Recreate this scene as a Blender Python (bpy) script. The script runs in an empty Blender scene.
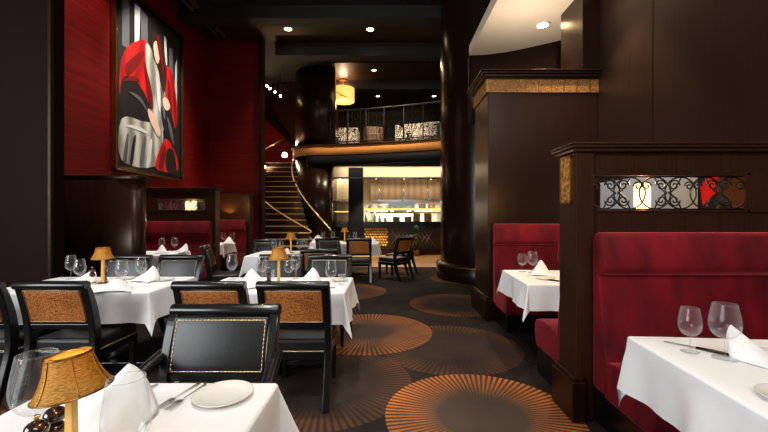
import bpy, bmesh, math, random
from mathutils import Vector, Matrix
PI = math.pi
R = math.radians
SC = bpy.context.scene
C = SC.collection

# ------------------------------------------------------------------ camera, world, lights, exposure
cam_d = bpy.data.cameras.new('camera')
cam = bpy.data.objects.new('camera', cam_d)
C.objects.link(cam)
cam.location = (0, 0, 1.4)
cam.rotation_euler = (R(90), 0, 0)
cam_d.sensor_width = 36
cam_d.lens = 375 / 768 * 36
cam_d.shift_x = -4 / 768
cam_d.shift_y = -1 / 768
cam_d.clip_start = 0.02
SC.camera = cam

SC.view_settings.view_transform = 'Standard'
SC.view_settings.look = 'None'
SC.view_settings.gamma = 1
SC.view_settings.use_curve_mapping = False
SC.view_settings.exposure = 0.4

W = bpy.data.worlds.new('world')
SC.world = W
W.use_nodes = True
W.node_tree.nodes['Background'].inputs[0].default_value = (1.0, 0.92, 0.86, 1)
W.node_tree.nodes['Background'].inputs[1].default_value = 0.08


def area(name, loc, rot, size, power, color=(1, 1, 1)):
    d = bpy.data.lights.new(name, 'AREA')
    d.shape = 'RECTANGLE'
    d.size, d.size_y = size
    d.energy = power
    d.color = color
    o = bpy.data.objects.new(name, d)
    C.objects.link(o)
    o.location = loc
    o.rotation_euler = rot
    return o


def spot(name, loc, target, power, angle=70, color=(1.0, 0.78, 0.52), radius=0.05, blend=0.6):
    d = bpy.data.lights.new(name, 'SPOT')
    d.energy = power
    d.spot_size = R(angle)
    d.spot_blend = blend
    d.color = color
    d.shadow_soft_size = radius
    o = bpy.data.objects.new(name, d)
    C.objects.link(o)
    o.location = loc
    v = Vector(target) - Vector(loc)
    o.rotation_euler = v.to_track_quat('-Z', 'Y').to_euler()
    return o


def point(name, loc, power, color=(1.0, 0.72, 0.42), radius=0.03):
    d = bpy.data.lights.new(name, 'POINT')
    d.energy = power
    d.color = color
    d.shadow_soft_size = radius
    o = bpy.data.objects.new(name, d)
    C.objects.link(o)
    o.location = loc
    return o


WARM = (1.0, 0.74, 0.46)
# daylight from the tall front windows behind the viewpoint
area('window_daylight', (-6.5, -2.6, 2.7), (R(84), 0, R(-38)), (5.0, 3.2), 430, (0.92, 0.97, 1.0))
area('window_daylight_high', (1.5, -2.5, 4.6), (R(52), 0, R(-4)), (4.0, 1.2), 110, (1.0, 0.97, 0.95))

# ------------------------------------------------------------------ colour + material helpers


def lin(c):
    c = c / 255
    return c / 12.92 if c <= 0.04045 else ((c + 0.055) / 1.055) ** 2.4


def rgb(r, g, b):
    return (lin(r), lin(g), lin(b), 1)


def new_mat(name):
    m = bpy.data.materials.new(name)
    m.use_nodes = True
    nt = m.node_tree
    return m, nt, nt.nodes['Principled BSDF']


def set_in(b, **kw):
    for k, v in kw.items():
        b.inputs[k.replace('_', ' ')].default_value = v


def plain(name, col, rough=0.5, metal=0.0, coat=0.0, bump=0.0, scale=80, spec=0.5, sheen=0.0):
    m, nt, b = new_mat(name)
    b.inputs['Base Color'].default_value = col
    b.inputs['Roughness'].default_value = rough
    b.inputs['Metallic'].default_value = metal
    b.inputs['Coat Weight'].default_value = coat
    b.inputs['Specular IOR Level'].default_value = spec
    b.inputs['Sheen Weight'].default_value = sheen
    tc = nt.nodes.new('ShaderNodeTexCoord')
    n = nt.nodes.new('ShaderNodeTexNoise')
    n.inputs['Scale'].default_value = scale
    n.inputs['Detail'].default_value = 3
    nt.links.new(tc.outputs['Object'], n.inputs['Vector'])
    if bump:
        bp = nt.nodes.new('ShaderNodeBump')
        bp.inputs['Strength'].default_value = bump
        bp.inputs['Distance'].default_value = 0.01
        nt.links.new(n.outputs['Fac'], bp.inputs['Height'])
        nt.links.new(bp.outputs['Normal'], b.inputs['Normal'])
    return m


def wood(name, c1, c2, rough=0.32, coat=0.3, scale=(40, 40, 1.2)):
    m, nt, b = new_mat(name)
    tc = nt.nodes.new('ShaderNodeTexCoord')
    mp = nt.nodes.new('ShaderNodeMapping')
    mp.inputs['Scale'].default_value = scale
    n = nt.nodes.new('ShaderNodeTexNoise')
    n.inputs['Scale'].default_value = 1.6
    n.inputs['Detail'].default_value = 6
    n.inputs['Roughness'].default_value = 0.6
    cr = nt.nodes.new('ShaderNodeValToRGB')
    cr.color_ramp.elements[0].position = 0.35
    cr.color_ramp.elements[0].color = c1
    cr.color_ramp.elements[1].position = 0.68
    cr.color_ramp.elements[1].color = c2
    L = nt.links.new
    L(tc.outputs['Object'], mp.inputs['Vector'])
    L(mp.outputs['Vector'], n.inputs['Vector'])
    L(n.outputs['Fac'], cr.inputs['Fac'])
    L(cr.outputs['Color'], b.inputs['Base Color'])
    b.inputs['Roughness'].default_value = rough
    b.inputs['Coat Weight'].default_value = coat * 0.4
    b.inputs['Coat Roughness'].default_value = 0.25
    b.inputs['Specular IOR Level'].default_value = 0.26
    b.inputs['Specular Tint'].default_value = (1.0, 0.74, 0.56, 1)
    b.inputs['Coat Tint'].default_value = (1.0, 0.9, 0.8, 1)
    return m


def emit(name, col, strength):
    m, nt, b = new_mat(name)
    b.inputs['Base Color'].default_value = col
    b.inputs['Emission Color'].default_value = col
    b.inputs['Emission Strength'].default_value = strength
    return m


def leopard_mat():
    m, nt, b = new_mat('leopard_hide')
    L = nt.links.new
    tc = nt.nodes.new('ShaderNodeTexCoord')
    v = nt.nodes.new('ShaderNodeTexVoronoi')
    v.inputs['Scale'].default_value = 105
    cr = nt.nodes.new('ShaderNodeValToRGB')
    cr.color_ramp.elements[0].position = 0.30
    cr.color_ramp.elements[0].color = rgb(66, 33, 14)
    cr.color_ramp.elements[1].position = 0.52
    cr.color_ramp.elements[1].color = rgb(196, 120, 58)
    n = nt.nodes.new('ShaderNodeTexNoise')
    n.inputs['Scale'].default_value = 5
    mx = nt.nodes.new('ShaderNodeMix')
    mx.data_type = 'RGBA'
    mx.blend_type = 'MULTIPLY'
    mx.inputs[0].default_value = 0.55
    cr2 = nt.nodes.new('ShaderNodeValToRGB')
    cr2.color_ramp.elements[0].position = 0.3
    cr2.color_ramp.elements[0].color = (0.5, 0.42, 0.35, 1)
    cr2.color_ramp.elements[1].position = 0.7
    L(tc.outputs['Object'], v.inputs['Vector'])
    L(tc.outputs['Object'], n.inputs['Vector'])
    L(v.outputs['Distance'], cr.inputs['Fac'])
    L(n.outputs['Fac'], cr2.inputs['Fac'])
    L(cr.outputs['Color'], mx.inputs[6])
    L(cr2.outputs['Color'], mx.inputs[7])
    L(mx.outputs[2], b.inputs['Base Color'])
    b.inputs['Roughness'].default_value = 0.42
    bp = nt.nodes.new('ShaderNodeBump')
    bp.inputs['Strength'].default_value = 0.35
    bp.inputs['Distance'].default_value = 0.004
    L(v.outputs['Distance'], bp.inputs['Height'])
    L(bp.outputs['Normal'], b.inputs['Normal'])
    return m


def zebra_mat():
    m, nt, b = new_mat('zebra_fabric')
    L = nt.links.new
    tc = nt.nodes.new('ShaderNodeTexCoord')
    w = nt.nodes.new('ShaderNodeTexWave')
    w.inputs['Scale'].default_value = 4.6
    w.bands_direction = 'DIAGONAL'
    w.inputs['Distortion'].default_value = 22
    w.inputs['Detail'].default_value = 2
    cr = nt.nodes.new('ShaderNodeValToRGB')
    cr.color_ramp.interpolation = 'CONSTANT'
    cr.color_ramp.elements[0].color = rgb(22, 20, 18)
    cr.color_ramp.elements[1].position = 0.4
    cr.color_ramp.elements[1].color = rgb(225, 220, 210)
    L(tc.outputs['Object'], w.inputs['Vector'])
    L(w.outputs['Fac'], cr.inputs['Fac'])
    L(cr.outputs['Color'], b.inputs['Base Color'])
    b.inputs['Roughness'].default_value = 0.8
    return m


def gold_relief_mat(name, c1, c2, scale=30, metal=0.75):
    m, nt, b = new_mat(name)
    L = nt.links.new
    tc = nt.nodes.new('ShaderNodeTexCoord')
    n = nt.nodes.new('ShaderNodeTexNoise')
    n.inputs['Scale'].default_value = scale
    n.inputs['Detail'].default_value = 5
    cr = nt.nodes.new('ShaderNodeValToRGB')
    cr.color_ramp.elements[0].position = 0.38
    cr.color_ramp.elements[0].color = c1
    cr.color_ramp.elements[1].position = 0.62
    cr.color_ramp.elements[1].color = c2
    bp = nt.nodes.new('ShaderNodeBump')
    bp.inputs['Strength'].default_value = 0.7
    bp.inputs['Distance'].default_value = 0.01
    L(tc.outputs['Object'], n.inputs['Vector'])
    L(n.outputs['Fac'], cr.inputs['Fac'])
    L(cr.outputs['Color'], b.inputs['Base Color'])
    L(n.outputs['Fac'], bp.inputs['Height'])
    L(bp.outputs['Normal'], b.inputs['Normal'])
    b.inputs['Metallic'].default_value = metal
    b.inputs['Roughness'].default_value = 0.38
    return m


def shade_mat():
    m, nt, b = new_mat('gold_shade')
    L = nt.links.new
    tc = nt.nodes.new('ShaderNodeTexCoord')
    mp = nt.nodes.new('ShaderNodeMapping')
    mp.inputs['Scale'].default_value = (70, 70, 480)
    n = nt.nodes.new('ShaderNodeTexNoise')
    n.inputs['Scale'].default_value = 1.5
    n.inputs['Detail'].default_value = 4
    cr = nt.nodes.new('ShaderNodeValToRGB')
    cr.color_ramp.elements[0].position = 0.36
    cr.color_ramp.elements[0].color = rgb(146, 96, 26)
    cr.color_ramp.elements[1].position = 0.6
    cr.color_ramp.elements[1].color = rgb(222, 166, 64)
    bp = nt.nodes.new('ShaderNodeBump')
    bp.inputs['Strength'].default_value = 0.6
    bp.inputs['Distance'].default_value = 0.004
    L(tc.outputs['Object'], mp.inputs['Vector'])
    L(mp.outputs['Vector'], n.inputs['Vector'])
    L(n.outputs['Fac'], cr.inputs['Fac'])
    L(cr.outputs['Color'], b.inputs['Base Color'])
    L(n.outputs['Fac'], bp.inputs['Height'])
    L(bp.outputs['Normal'], b.inputs['Normal'])
    b.inputs['Roughness'].default_value = 0.4
    b.inputs['Metallic'].default_value = 0.25
    tr = nt.nodes.new('ShaderNodeBsdfTranslucent')
    mix = nt.nodes.new('ShaderNodeMixShader')
    mix.inputs[0].default_value = 0.3
    L(cr.outputs['Color'], tr.inputs['Color'])
    out = nt.nodes['Material Output']
    L(b.outputs[0], mix.inputs[1])
    L(tr.outputs[0], mix.inputs[2])
    L(mix.outputs[0], out.inputs['Surface'])
    return m


def glass_mat(name='clear_glass', tint=(0.97, 0.98, 0.98, 1), base=0.03):
    m, nt, b = new_mat(name)
    nt.nodes.remove(b)
    L = nt.links.new
    lw = nt.nodes.new('ShaderNodeLayerWeight')
    lw.inputs['Blend'].default_value = 0.16
    mul = nt.nodes.new('ShaderNodeMath')
    mul.operation = 'MULTIPLY_ADD'
    mul.inputs[1].default_value = 0.85
    mul.inputs[2].default_value = base
    mul.use_clamp = True
    t = nt.nodes.new('ShaderNodeBsdfTransparent')
    t.inputs['Color'].default_value = tint
    g = nt.nodes.new('ShaderNodeBsdfGlossy')
    g.inputs['Roughness'].default_value = 0.03
    df = nt.nodes.new('ShaderNodeBsdfDiffuse')  # white mixed in towards the edges stands in for refracted light
    df.inputs['Color'].default_value = (0.95, 0.96, 0.97, 1)
    gm = nt.nodes.new('ShaderNodeMixShader')
    gm.inputs[0].default_value = 0.4
    L(g.outputs[0], gm.inputs[1])
    L(df.outputs[0], gm.inputs[2])
    mix = nt.nodes.new('ShaderNodeMixShader')
    L(lw.outputs['Facing'], mul.inputs[0])
    L(mul.outputs[0], mix.inputs[0])
    L(t.outputs[0], mix.inputs[1])
    L(gm.outputs[0], mix.inputs[2])
    L(mix.outputs[0], nt.nodes['Material Output'].inputs['Surface'])
    return m


def velvet_mat():
    m, nt, b = new_mat('red_velvet')
    L = nt.links.new
    tc = nt.nodes.new('ShaderNodeTexCoord')
    mp = nt.nodes.new('ShaderNodeMapping')
    mp.inputs['Scale'].default_value = (5, 5, 2)
    n = nt.nodes.new('ShaderNodeTexNoise')
    n.inputs['Scale'].default_value = 1.2
    n.inputs['Detail'].default_value = 4
    cr = nt.nodes.new('ShaderNodeValToRGB')
    cr.color_ramp.elements[0].position = 0.3
    cr.color_ramp.elements[0].color = rgb(66, 2, 11)
    cr.color_ramp.elements[1].position = 0.75
    cr.color_ramp.elements[1].color = rgb(124, 8, 23)
    L(tc.outputs['Object'], mp.inputs['Vector'])
    L(mp.outputs['Vector'], n.inputs['Vector'])
    L(n.outputs['Fac'], cr.inputs['Fac'])
    L(cr.outputs['Color'], b.inputs['Base Color'])
    b.inputs['Roughness'].default_value = 0.75
    b.inputs['Specular IOR Level'].default_value = 0.2
    b.inputs['Sheen Weight'].default_value = 0.8
    b.inputs['Sheen Roughness'].default_value = 0.35
    b.inputs['Sheen Tint'].default_value = rgb(255, 110, 120)
    return m


def redwall_mat():
    m, nt, b = new_mat('red_grasscloth')
    L = nt.links.new
    tc = nt.nodes.new('ShaderNodeTexCoord')
    mp = nt.nodes.new('ShaderNodeMapping')
    mp.inputs['Scale'].default_value = (1.1, 1.1, 26)
    n = nt.nodes.new('ShaderNodeTexNoise')
    n.inputs['Scale'].default_value = 1.0
    n.inputs['Detail'].default_value = 5
    cr = nt.nodes.new('ShaderNodeValToRGB')
    cr.color_ramp.elements[0].position = 0.36
    cr.color_ramp.elements[0].color = rgb(92, 3, 6)
    cr.color_ramp.elements[1].position = 0.72
    cr.color_ramp.elements[1].color = rgb(118, 8, 11)
    L(tc.outputs['Object'], mp.inputs['Vector'])
    L(mp.outputs['Vector'], n.inputs['Vector'])
    L(n.outputs['Fac'], cr.inputs['Fac'])
    L(cr.outputs['Color'], b.inputs['Base Color'])
    b.inputs['Roughness'].default_value = 0.55
    b.inputs['Specular IOR Level'].default_value = 0.25
    return m


RINGS = [  # x, y, radius, inner radius, strength
    (-3.2, 3.0, 0.72, 0.34, 0.55), (-2.0, 1.9, 0.72, 0.34, 0.4), (-0.1, 9.1, 0.72, 0.3, 0.4), (1.65, 8.3, 0.72, 0.3, 0.3),
    (-0.75, 6.9, 0.72, 0.3, 0.3), (-0.55, 3.15, 0.75, 0.42, 0.15),
    (0.66, 4.0, 0.75, 0.46, 0.15), (-0.25, 4.52, 0.78, 0.28, 0.62), (1.08, 5.9, 0.74, 0.44, 0.32),
    (0.657, 2.62, 0.68, 0.30, 1.0), (0.2, 1.3, 0.7, 0.3, 0.5)]


def carpet_mat():
    m, nt, b = new_mat('ring_carpet')
    N, L = nt.nodes, nt.links.new

    def math_(op, a, bb=None, c=None, clamp=False):
        n = N.new('ShaderNodeMath')
        n.operation = op
        n.use_clamp = clamp
        for i, v in enumerate((a, bb, c)):
            if v is None:
                continue
            if isinstance(v, (int, float)):
                n.inputs[i].default_value = v
            else:
                L(v, n.inputs[i])
        return n.outputs[0]

    def mix_(f, a, bb):
        n = N.new('ShaderNodeMix')
        n.data_type = 'RGBA'
        L(f, n.inputs[0])
        for i, v in ((6, a), (7, bb)):
            if isinstance(v, tuple):
                n.inputs[i].default_value = v
            else:
                L(v, n.inputs[i])
        return n.outputs[2]
    tc = N.new('ShaderNodeTexCoord')
    sp = N.new('ShaderNodeSeparateXYZ')
    L(tc.outputs['Object'], sp.inputs[0])
    X, Y = sp.outputs[0], sp.outputs[1]
    n1 = N.new('ShaderNodeTexNoise')
    n1.inputs['Scale'].default_value = 2.2
    n1.inputs['Detail'].default_value = 6
    L(tc.outputs['Object'], n1.inputs['Vector'])
    n2 = N.new('ShaderNodeTexNoise')
    n2.inputs['Scale'].default_value = 55
    n2.inputs['Detail'].default_value = 3
    L(tc.outputs['Object'], n2.inputs['Vector'])
    base = mix_(math_('MULTIPLY_ADD', n1.outputs['Fac'], 1.6, -0.3, True), rgb(28, 25, 26), rgb(54, 44, 38))
    base = mix_(math_('MULTIPLY', n2.outputs['Fac'], 0.35), base, rgb(20, 17, 16))
    col = base
    wear = math_('MULTIPLY', math_('MULTIPLY_ADD', n2.outputs['Fac'], 1.1, 0.30, True), math_('MULTIPLY_ADD', n1.outputs['Fac'], 1.8, -0.05, True))
    for (x, y, r, ri, s) in RINGS:
        dx = math_('SUBTRACT', X, x)
        dy = math_('SUBTRACT', Y, y)
        d = math_('SQRT', math_('ADD', math_('MULTIPLY', dx, dx), math_('MULTIPLY', dy, dy)))
        inside = math_('MULTIPLY', math_('SUBTRACT', r, d), 150.0, None, True)
        ang = math_('ARCTAN2', dy, dx)
        ray = math_('MULTIPLY_ADD', math_('SINE', math_('MULTIPLY', ang, 88.0)), 2.2, 0.65, True)
        t = math_('DIVIDE', math_('SUBTRACT', d, ri), r - ri, None, True)
        t = math_('POWER', t, 0.75)
        f = math_('MULTIPLY', math_('MULTIPLY', math_('MULTIPLY', ray, t), math_('MULTIPLY', inside, wear)), s)
        disc = math_('MULTIPLY', inside, min(0.85, 0.15 + 0.7 * s))
        n3 = mix_(math_('MULTIPLY_ADD', n1.outputs['Fac'], 0.9, 0.1, True), rgb(50, 43, 39), rgb(80, 67, 57))
        col = mix_(disc, col, n3)
        col = mix_(f, col, rgb(200, 112, 34))
    L(col, b.inputs['Base Color'])
    b.inputs['Roughness'].default_value = 0.95
    b.inputs['Specular IOR Level'].default_value = 0.1
    bp = N.new('ShaderNodeBump')
    bp.inputs['Strength'].default_value = 0.4
    bp.inputs['Distance'].default_value = 0.01
    L(n2.outputs['Fac'], bp.inputs['Height'])
    L(bp.outputs['Normal'], b.inputs['Normal'])
    return m


def ribbed_mat(name, c1, c2, scale, axis='X', rough=0.4, metal=0.0, dist=0.6):
    m, nt, b = new_mat(name)
    L = nt.links.new
    tc = nt.nodes.new('ShaderNodeTexCoord')
    w = nt.nodes.new('ShaderNodeTexWave')
    w.bands_direction = axis
    w.inputs['Scale'].default_value = scale
    w.inputs['Distortion'].default_value = dist
    cr = nt.nodes.new('ShaderNodeValToRGB')
    cr.color_ramp.elements[0].color = c1
    cr.color_ramp.elements[1].color = c2
    L(tc.outputs['Object'], w.inputs['Vector'])
    L(w.outputs['Fac'], cr.inputs['Fac'])
    L(cr.outputs['Color'], b.inputs['Base Color'])
    b.inputs['Roughness'].default_value = rough
    b.inputs['Metallic'].default_value = metal
    return m


M = dict(
    wood_dark=wood('dark_wood', rgb(28, 13, 8), rgb(44, 23, 15), 0.34, 0.25),
    wood_matte=plain('matte_dark_wood', rgb(30, 15, 10), 0.55, spec=0.05),
    wood_wall=wood('wall_wood', rgb(32, 21, 17), rgb(48, 34, 29), 0.36, 0.2, (50, 50, 0.5)),
    wood_brown=wood('brown_wood', rgb(40, 21, 12), rgb(56, 32, 19), 0.34, 0.3, (80, 80, 1.0)),
    wood_pier=wood('pier_wood', rgb(26, 13, 9), rgb(38, 21, 15), 0.3, 0.25, (44, 44, 0.6)),
    ceil_wood=wood('ceiling_wood', rgb(40, 26, 14), rgb(62, 42, 24), 0.5, 0.1, (2, 30, 30)),
    ceil_dark=plain('ceiling_dark', rgb(11, 9, 7), 0.7),
    column=plain('column_lacquer', rgb(28, 14, 8), 0.22, coat=0.0, spec=0.22),
    redwall=redwall_mat(), carpet=carpet_mat(),
    tread=plain('stair_edge', rgb(160, 140, 106), 0.5),
    stone=plain('stone_floor', rgb(170, 136, 92), 0.4, bump=0.1, scale=12),
    cream=plain('cream_paint', rgb(222, 206, 184), 0.7),
    counter_front=plain('counter_front', rgb(52, 34, 18), 0.35, coat=0.3),
    track=plain('track_paint', rgb(84, 78, 72), 0.5),
    relief=gold_relief_mat('relief_gold', rgb(200, 132, 30), rgb(246, 200, 84), 30, 0.1),
    rail_brass=plain('rail_brass', rgb(236, 204, 140), 0.35, metal=0.4),
    deep_red=plain('paint_deep_red', rgb(112, 6, 10), 0.5),
    navy=plain('navy_paint', rgb(14, 16, 23), 0.6, spec=0.1),
    black=plain('black_lacquer', rgb(15, 15, 16), 0.26, coat=0.15),
    leather=plain('black_leather', rgb(18, 18, 19), 0.36, bump=0.12, scale=160, coat=0.0, spec=0.5),
    brown_leather=plain('brown_leather', rgb(96, 66, 46), 0.45, bump=0.15, scale=120),
    leopard=leopard_mat(), zebra=zebra_mat(), velvet=velvet_mat(),
    brass=plain('brass', rgb(214, 184, 132), 0.28, metal=1.0),
    bronze=plain('bronze', rgb(150, 106, 56), 0.35, metal=1.0),
    steel=plain('steel', rgb(210, 210, 208), 0.28, metal=1.0),
    steel_brushed=ribbed_mat('brushed_steel', rgb(112, 92, 70), rgb(134, 112, 86), 1.2, 'X', 0.35, 0.6),
    cloth=plain('white_linen', rgb(242, 242, 243), 0.85, bump=0.10, scale=26),
    napkin=plain('white_napkin', rgb(236, 236, 237), 0.85, bump=0.08, scale=60),
    china=plain('white_china', rgb(240, 238, 232), 0.18, coat=0.4),
    gold=gold_relief_mat('gold_leaf_relief', rgb(120, 78, 26), rgb(236, 188, 96), 42),
    gold_band=gold_relief_mat('gold_band', rgb(112, 74, 34), rgb(184, 130, 68), 70, 0.35),
    shade=shade_mat(), glass=glass_mat(),
    amber=plain('amber_stem', rgb(226, 176, 84), 0.2, coat=0.5),
    mill=plain('dark_mill', rgb(44, 22, 16), 0.16, coat=0.8),
    iron=plain('wrought_iron', rgb(20, 18, 17), 0.4, spec=0.4),
    knife=plain('dark_knife', rgb(60, 52, 48), 0.25, metal=0.9),
    balcony=ribbed_mat('amber_band', rgb(170, 108, 44), rgb(214, 152, 76), 9, 'X', 0.8),
    mirror_grey=plain('mirror_grey', rgb(176, 184, 192), 0.35),  # even grey in place of what the mirror reflects
    kitchen_wall=ribbed_mat('kitchen_wall', rgb(206, 184, 150), rgb(222, 202, 168), 0.8, 'X', 0.4),
    lens=emit('lamp_lens', rgb(255, 220, 160), 40),
    lens_soft=emit('lamp_lens_soft', rgb(255, 206, 140), 12),
    flame=emit('lit_shade', rgb(255, 206, 140), 3.2),
    pendant=emit('pendant_shade', rgb(255, 196, 104), 1.0),
    strip=emit('heat_strip', rgb(255, 196, 70), 1.4),
    plant=plain('green_leaf', rgb(40, 84, 34), 0.5),
    paint_dark=plain('paint_dark', rgb(26, 23, 24), 0.5),
    paint_grey=plain('paint_grey', rgb(92, 92, 96), 0.5),
    paint_white=plain('paint_white', rgb(214, 214, 212), 0.5),
    paint_silver=ribbed_mat('paint_silver', rgb(120, 120, 112), rgb(200, 198, 188), 0.9, 'Y', 0.5, 0.0, 5.0),
    paint_red=ribbed_mat('paint_red', rgb(150, 8, 10), rgb(216, 26, 26), 0.8, 'Y', 0.5, 0.0, 5.0),
    paint_skin=plain('paint_skin', rgb(222, 184, 160), 0.5),
    paint_brown=plain('paint_brown', rgb(46, 28, 22), 0.5),
    blue_steel=plain('blue_steel', rgb(150, 180, 196), 0.35, metal=0.3),
)

# ------------------------------------------------------------------ mesh helpers


class MB:
    def __init__(s):
        s.v, s.f, s.sm, s.mi = [], [], [], []

    def add(s, vs, fs, smooth=False, mi=0):
        o = len(s.v)
        s.v += [tuple(p) for p in vs]
        for f in fs:
            s.f.append([i + o for i in f])
            s.sm.append(smooth)
            s.mi.append(mi)
        return s

    def box(s, x0, x1, y0, y1, z0, z1, mi=0):
        return s.add([(x0, y0, z0), (x1, y0, z0), (x1, y1, z0), (x0, y1, z0), (x0, y0, z1), (x1, y0, z1), (x1, y1, z1), (x0, y1, z1)],
                     [(0, 3, 2, 1), (4, 5, 6, 7), (0, 1, 5, 4), (1, 2, 6, 5), (2, 3, 7, 6), (3, 0, 4, 7)], False, mi)

    def frustum(s, cx, cy, z0, z1, a, b, a2, b2, dx=0, dy=0):
        vs = [(cx + sx * a, cy + sy * b, z0) for sx, sy in ((-1, -1), (1, -1), (1, 1), (-1, 1))]
        vs += [(cx + dx + sx * a2, cy + dy + sy * b2, z1) for sx, sy in ((-1, -1), (1, -1), (1, 1), (-1, 1))]
        return s.add(vs, [(0, 3, 2, 1), (4, 5, 6, 7), (0, 1, 5, 4), (1, 2, 6, 5), (2, 3, 7, 6), (3, 0, 4, 7)])

    def lathe(s, prof, n=24, c=(0, 0, 0), smooth=True, caps=True, a0=0.0, lobes=None):
        vs, fs = [], []
        m = len(prof)
        for j in range(n):
            a = a0 + 2 * PI * j / n
            k = 1.0 if lobes is None else lobes(a)
            for (r, z) in prof:
                vs.append((c[0] + r * k * math.cos(a), c[1] + r * k * math.sin(a), c[2] + z))
        for j in range(n):
            for i in range(m - 1):
                a, b_ = j * m + i, ((j + 1) % n) * m + i
                fs.append((a, b_, b_ + 1, a + 1))
        s.add(vs, fs, smooth)
        if caps:
            for i, rev in ((0, True), (m - 1, False)):
                if prof[i][0] > 1e-4:
                    o = len(s.v) - n * m
                    idx = [o + j * m + i for j in range(n)]
                    s.f.append(idx[::-1] if rev else idx)
                    s.sm.append(False)
                    s.mi.append(0)
        return s

    def tube(s, path, r, n=8, smooth=True, caps=True, flat=1.0):
        path = [Vector(p) for p in path]
        rs = r if isinstance(r, (list, tuple)) else [r] * len(path)
        vs, fs = [], []
        up = None
        for i, p in enumerate(path):
            t = (path[min(i + 1, len(path) - 1)] - path[max(i - 1, 0)])
            if t.length < 1e-9:
                t = Vector((0, 0, 1))
            t.normalize()
            if up is None:
                up = Vector((0, 0, 1)) if abs(t.z) < 0.9 else Vector((0, 1, 0))
            u = (up - t * up.dot(t))
            if u.length < 1e-6:
                u = t.orthogonal()
            u.normalize()
            w = t.cross(u)
            up = u
            for k in range(n):
                a = 2 * PI * k / n
                vs.append(p + u * (math.cos(a) * rs[i]) + w * (math.sin(a) * rs[i] * flat))
        for i in range(len(path) - 1):
            for k in range(n):
                a, b_ = i * n + k, i * n + (k + 1) % n
                fs.append((a, b_, b_ + n, a + n))
        if caps:
            fs.append(tuple(range(n))[::-1])
            e = (len(path) - 1) * n
            fs.append(tuple(range(e, e + n)))
        return s.add(vs, fs, smooth)

    def prism(s, outline, lo, hi, axis='X', smooth=False):
        """outline in the plane normal to axis, extruded from lo to hi."""
        def P(a, b, t):
            return {'X': (t, a, b), 'Y': (a, t, b), 'Z': (a, b, t)}[axis]
        n = len(outline)
        vs = [P(a, b, lo) for a, b in outline] + [P(a, b, hi) for a, b in outline]
        fs = [tuple(range(n))[::-1], tuple(range(n, 2 * n))]
        s.add(vs, fs)
        o = len(s.v) - 2 * n
        for i in range(n):
            s.f.append([o + i, o + (i + 1) % n, o + n + (i + 1) % n, o + n + i])
            s.sm.append(smooth)
            s.mi.append(0)
        return s

    def ball(s, c, r, n=10, m=6, sz=1.0):
        prof = [(r * math.sin(PI * i / m) + 1e-5, -r * sz * math.cos(PI * i / m)) for i in range(m + 1)]
        return s.lathe(prof, n, c, True, False)

    def build(s, name, mat, parent=None, bevel=0.0, seg=2, smooth=None):
        me = bpy.data.meshes.new(name)
        me.from_pydata(s.v, [], s.f)
        mats = mat if isinstance(mat, (list, tuple)) else [mat]
        for mm in mats:
            me.materials.append(mm)
        for p, sm, mi in zip(me.polygons, s.sm, s.mi):
            p.use_smooth = sm if smooth is None else smooth
            p.material_index = mi
        me.update()
        bm = bmesh.new()
        bm.from_mesh(me)
        bmesh.ops.remove_doubles(bm, verts=bm.verts, dist=1e-6)
        bmesh.ops.recalc_face_normals(bm, faces=bm.faces)
        bm.to_mesh(me)
        bm.free()
        o = bpy.data.objects.new(name, me)
        C.objects.link(o)
        if parent:
            o.parent = parent
        if bevel:
            b = o.modifiers.new('bevel', 'BEVEL')
            b.width = bevel
            b.segments = seg
            b.limit_method = 'ANGLE'
            b.angle_limit = R(40)
        return o


def tag(o, label=None, cat=None, group=None, kind=None):
    if label:
        o['label'] = label
    if cat:
        o['category'] = cat
    if group:
        o['group'] = group
    if kind:
        o['kind'] = kind
    return o


def thing(name, label, cat, loc=(0, 0, 0), rz=0.0, group=None):
    o = bpy.data.objects.new(name, None)
    o.empty_display_size = 0.1
    C.objects.link(o)
    o.location = loc
    o.rotation_euler = (0, 0, rz)
    return tag(o, label, cat, group)


def struct(name, mb, mat, parent=None, bevel=0.0, label=None):
    o = mb.build(name, mat, parent, bevel)
    if not parent:
        o['kind'] = 'structure'
        if label:
            o['label'] = label
    return o


def dup(root, loc, rz, label=None, group=None):
    def cp(o, par):
        c = o.copy()
        C.objects.link(c)
        c.parent = par
        for ch in o.children:
            cp(ch, c)
        return c
    r = cp(root, None)
    r.location = loc
    r.rotation_euler = (0, 0, rz)
    if label:
        r['label'] = label
    if group:
        r['group'] = group
    return r


def catmull(pts, k=6):
    out = []
    n = len(pts)
    for i in range(n - 1):
        p0, p1, p2, p3 = (Vector(pts[max(i - 1, 0)]), Vector(pts[i]), Vector(pts[i + 1]), Vector(pts[min(i + 2, n - 1)]))
        for j in range(k):
            t = j / k
            out.append(0.5 * ((2 * p1) + (p2 - p0) * t + (2 * p0 - 5 * p1 + 4 * p2 - p3) * t * t + (3 * p1 - p0 - 3 * p2 + p3) * t ** 3))
    out.append(Vector(pts[-1]))
    return out


def ribbon(pts, hw):
    """2D outline around a centre curve with half widths."""
    n = len(pts)
    Lp, Rp = [], []
    for i, p in enumerate(pts):
        t = (pts[min(i + 1, n - 1)] - pts[max(i - 1, 0)])
        t = Vector((t[0], t[1])).normalized()
        nn = Vector((-t.y, t.x))
        h = hw[i] if isinstance(hw, list) else hw
        q = Vector((p[0], p[1]))
        Lp.append(tuple(q + nn * h))
        Rp.append(tuple(q - nn * h))
    return Lp + Rp[::-1]


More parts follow.
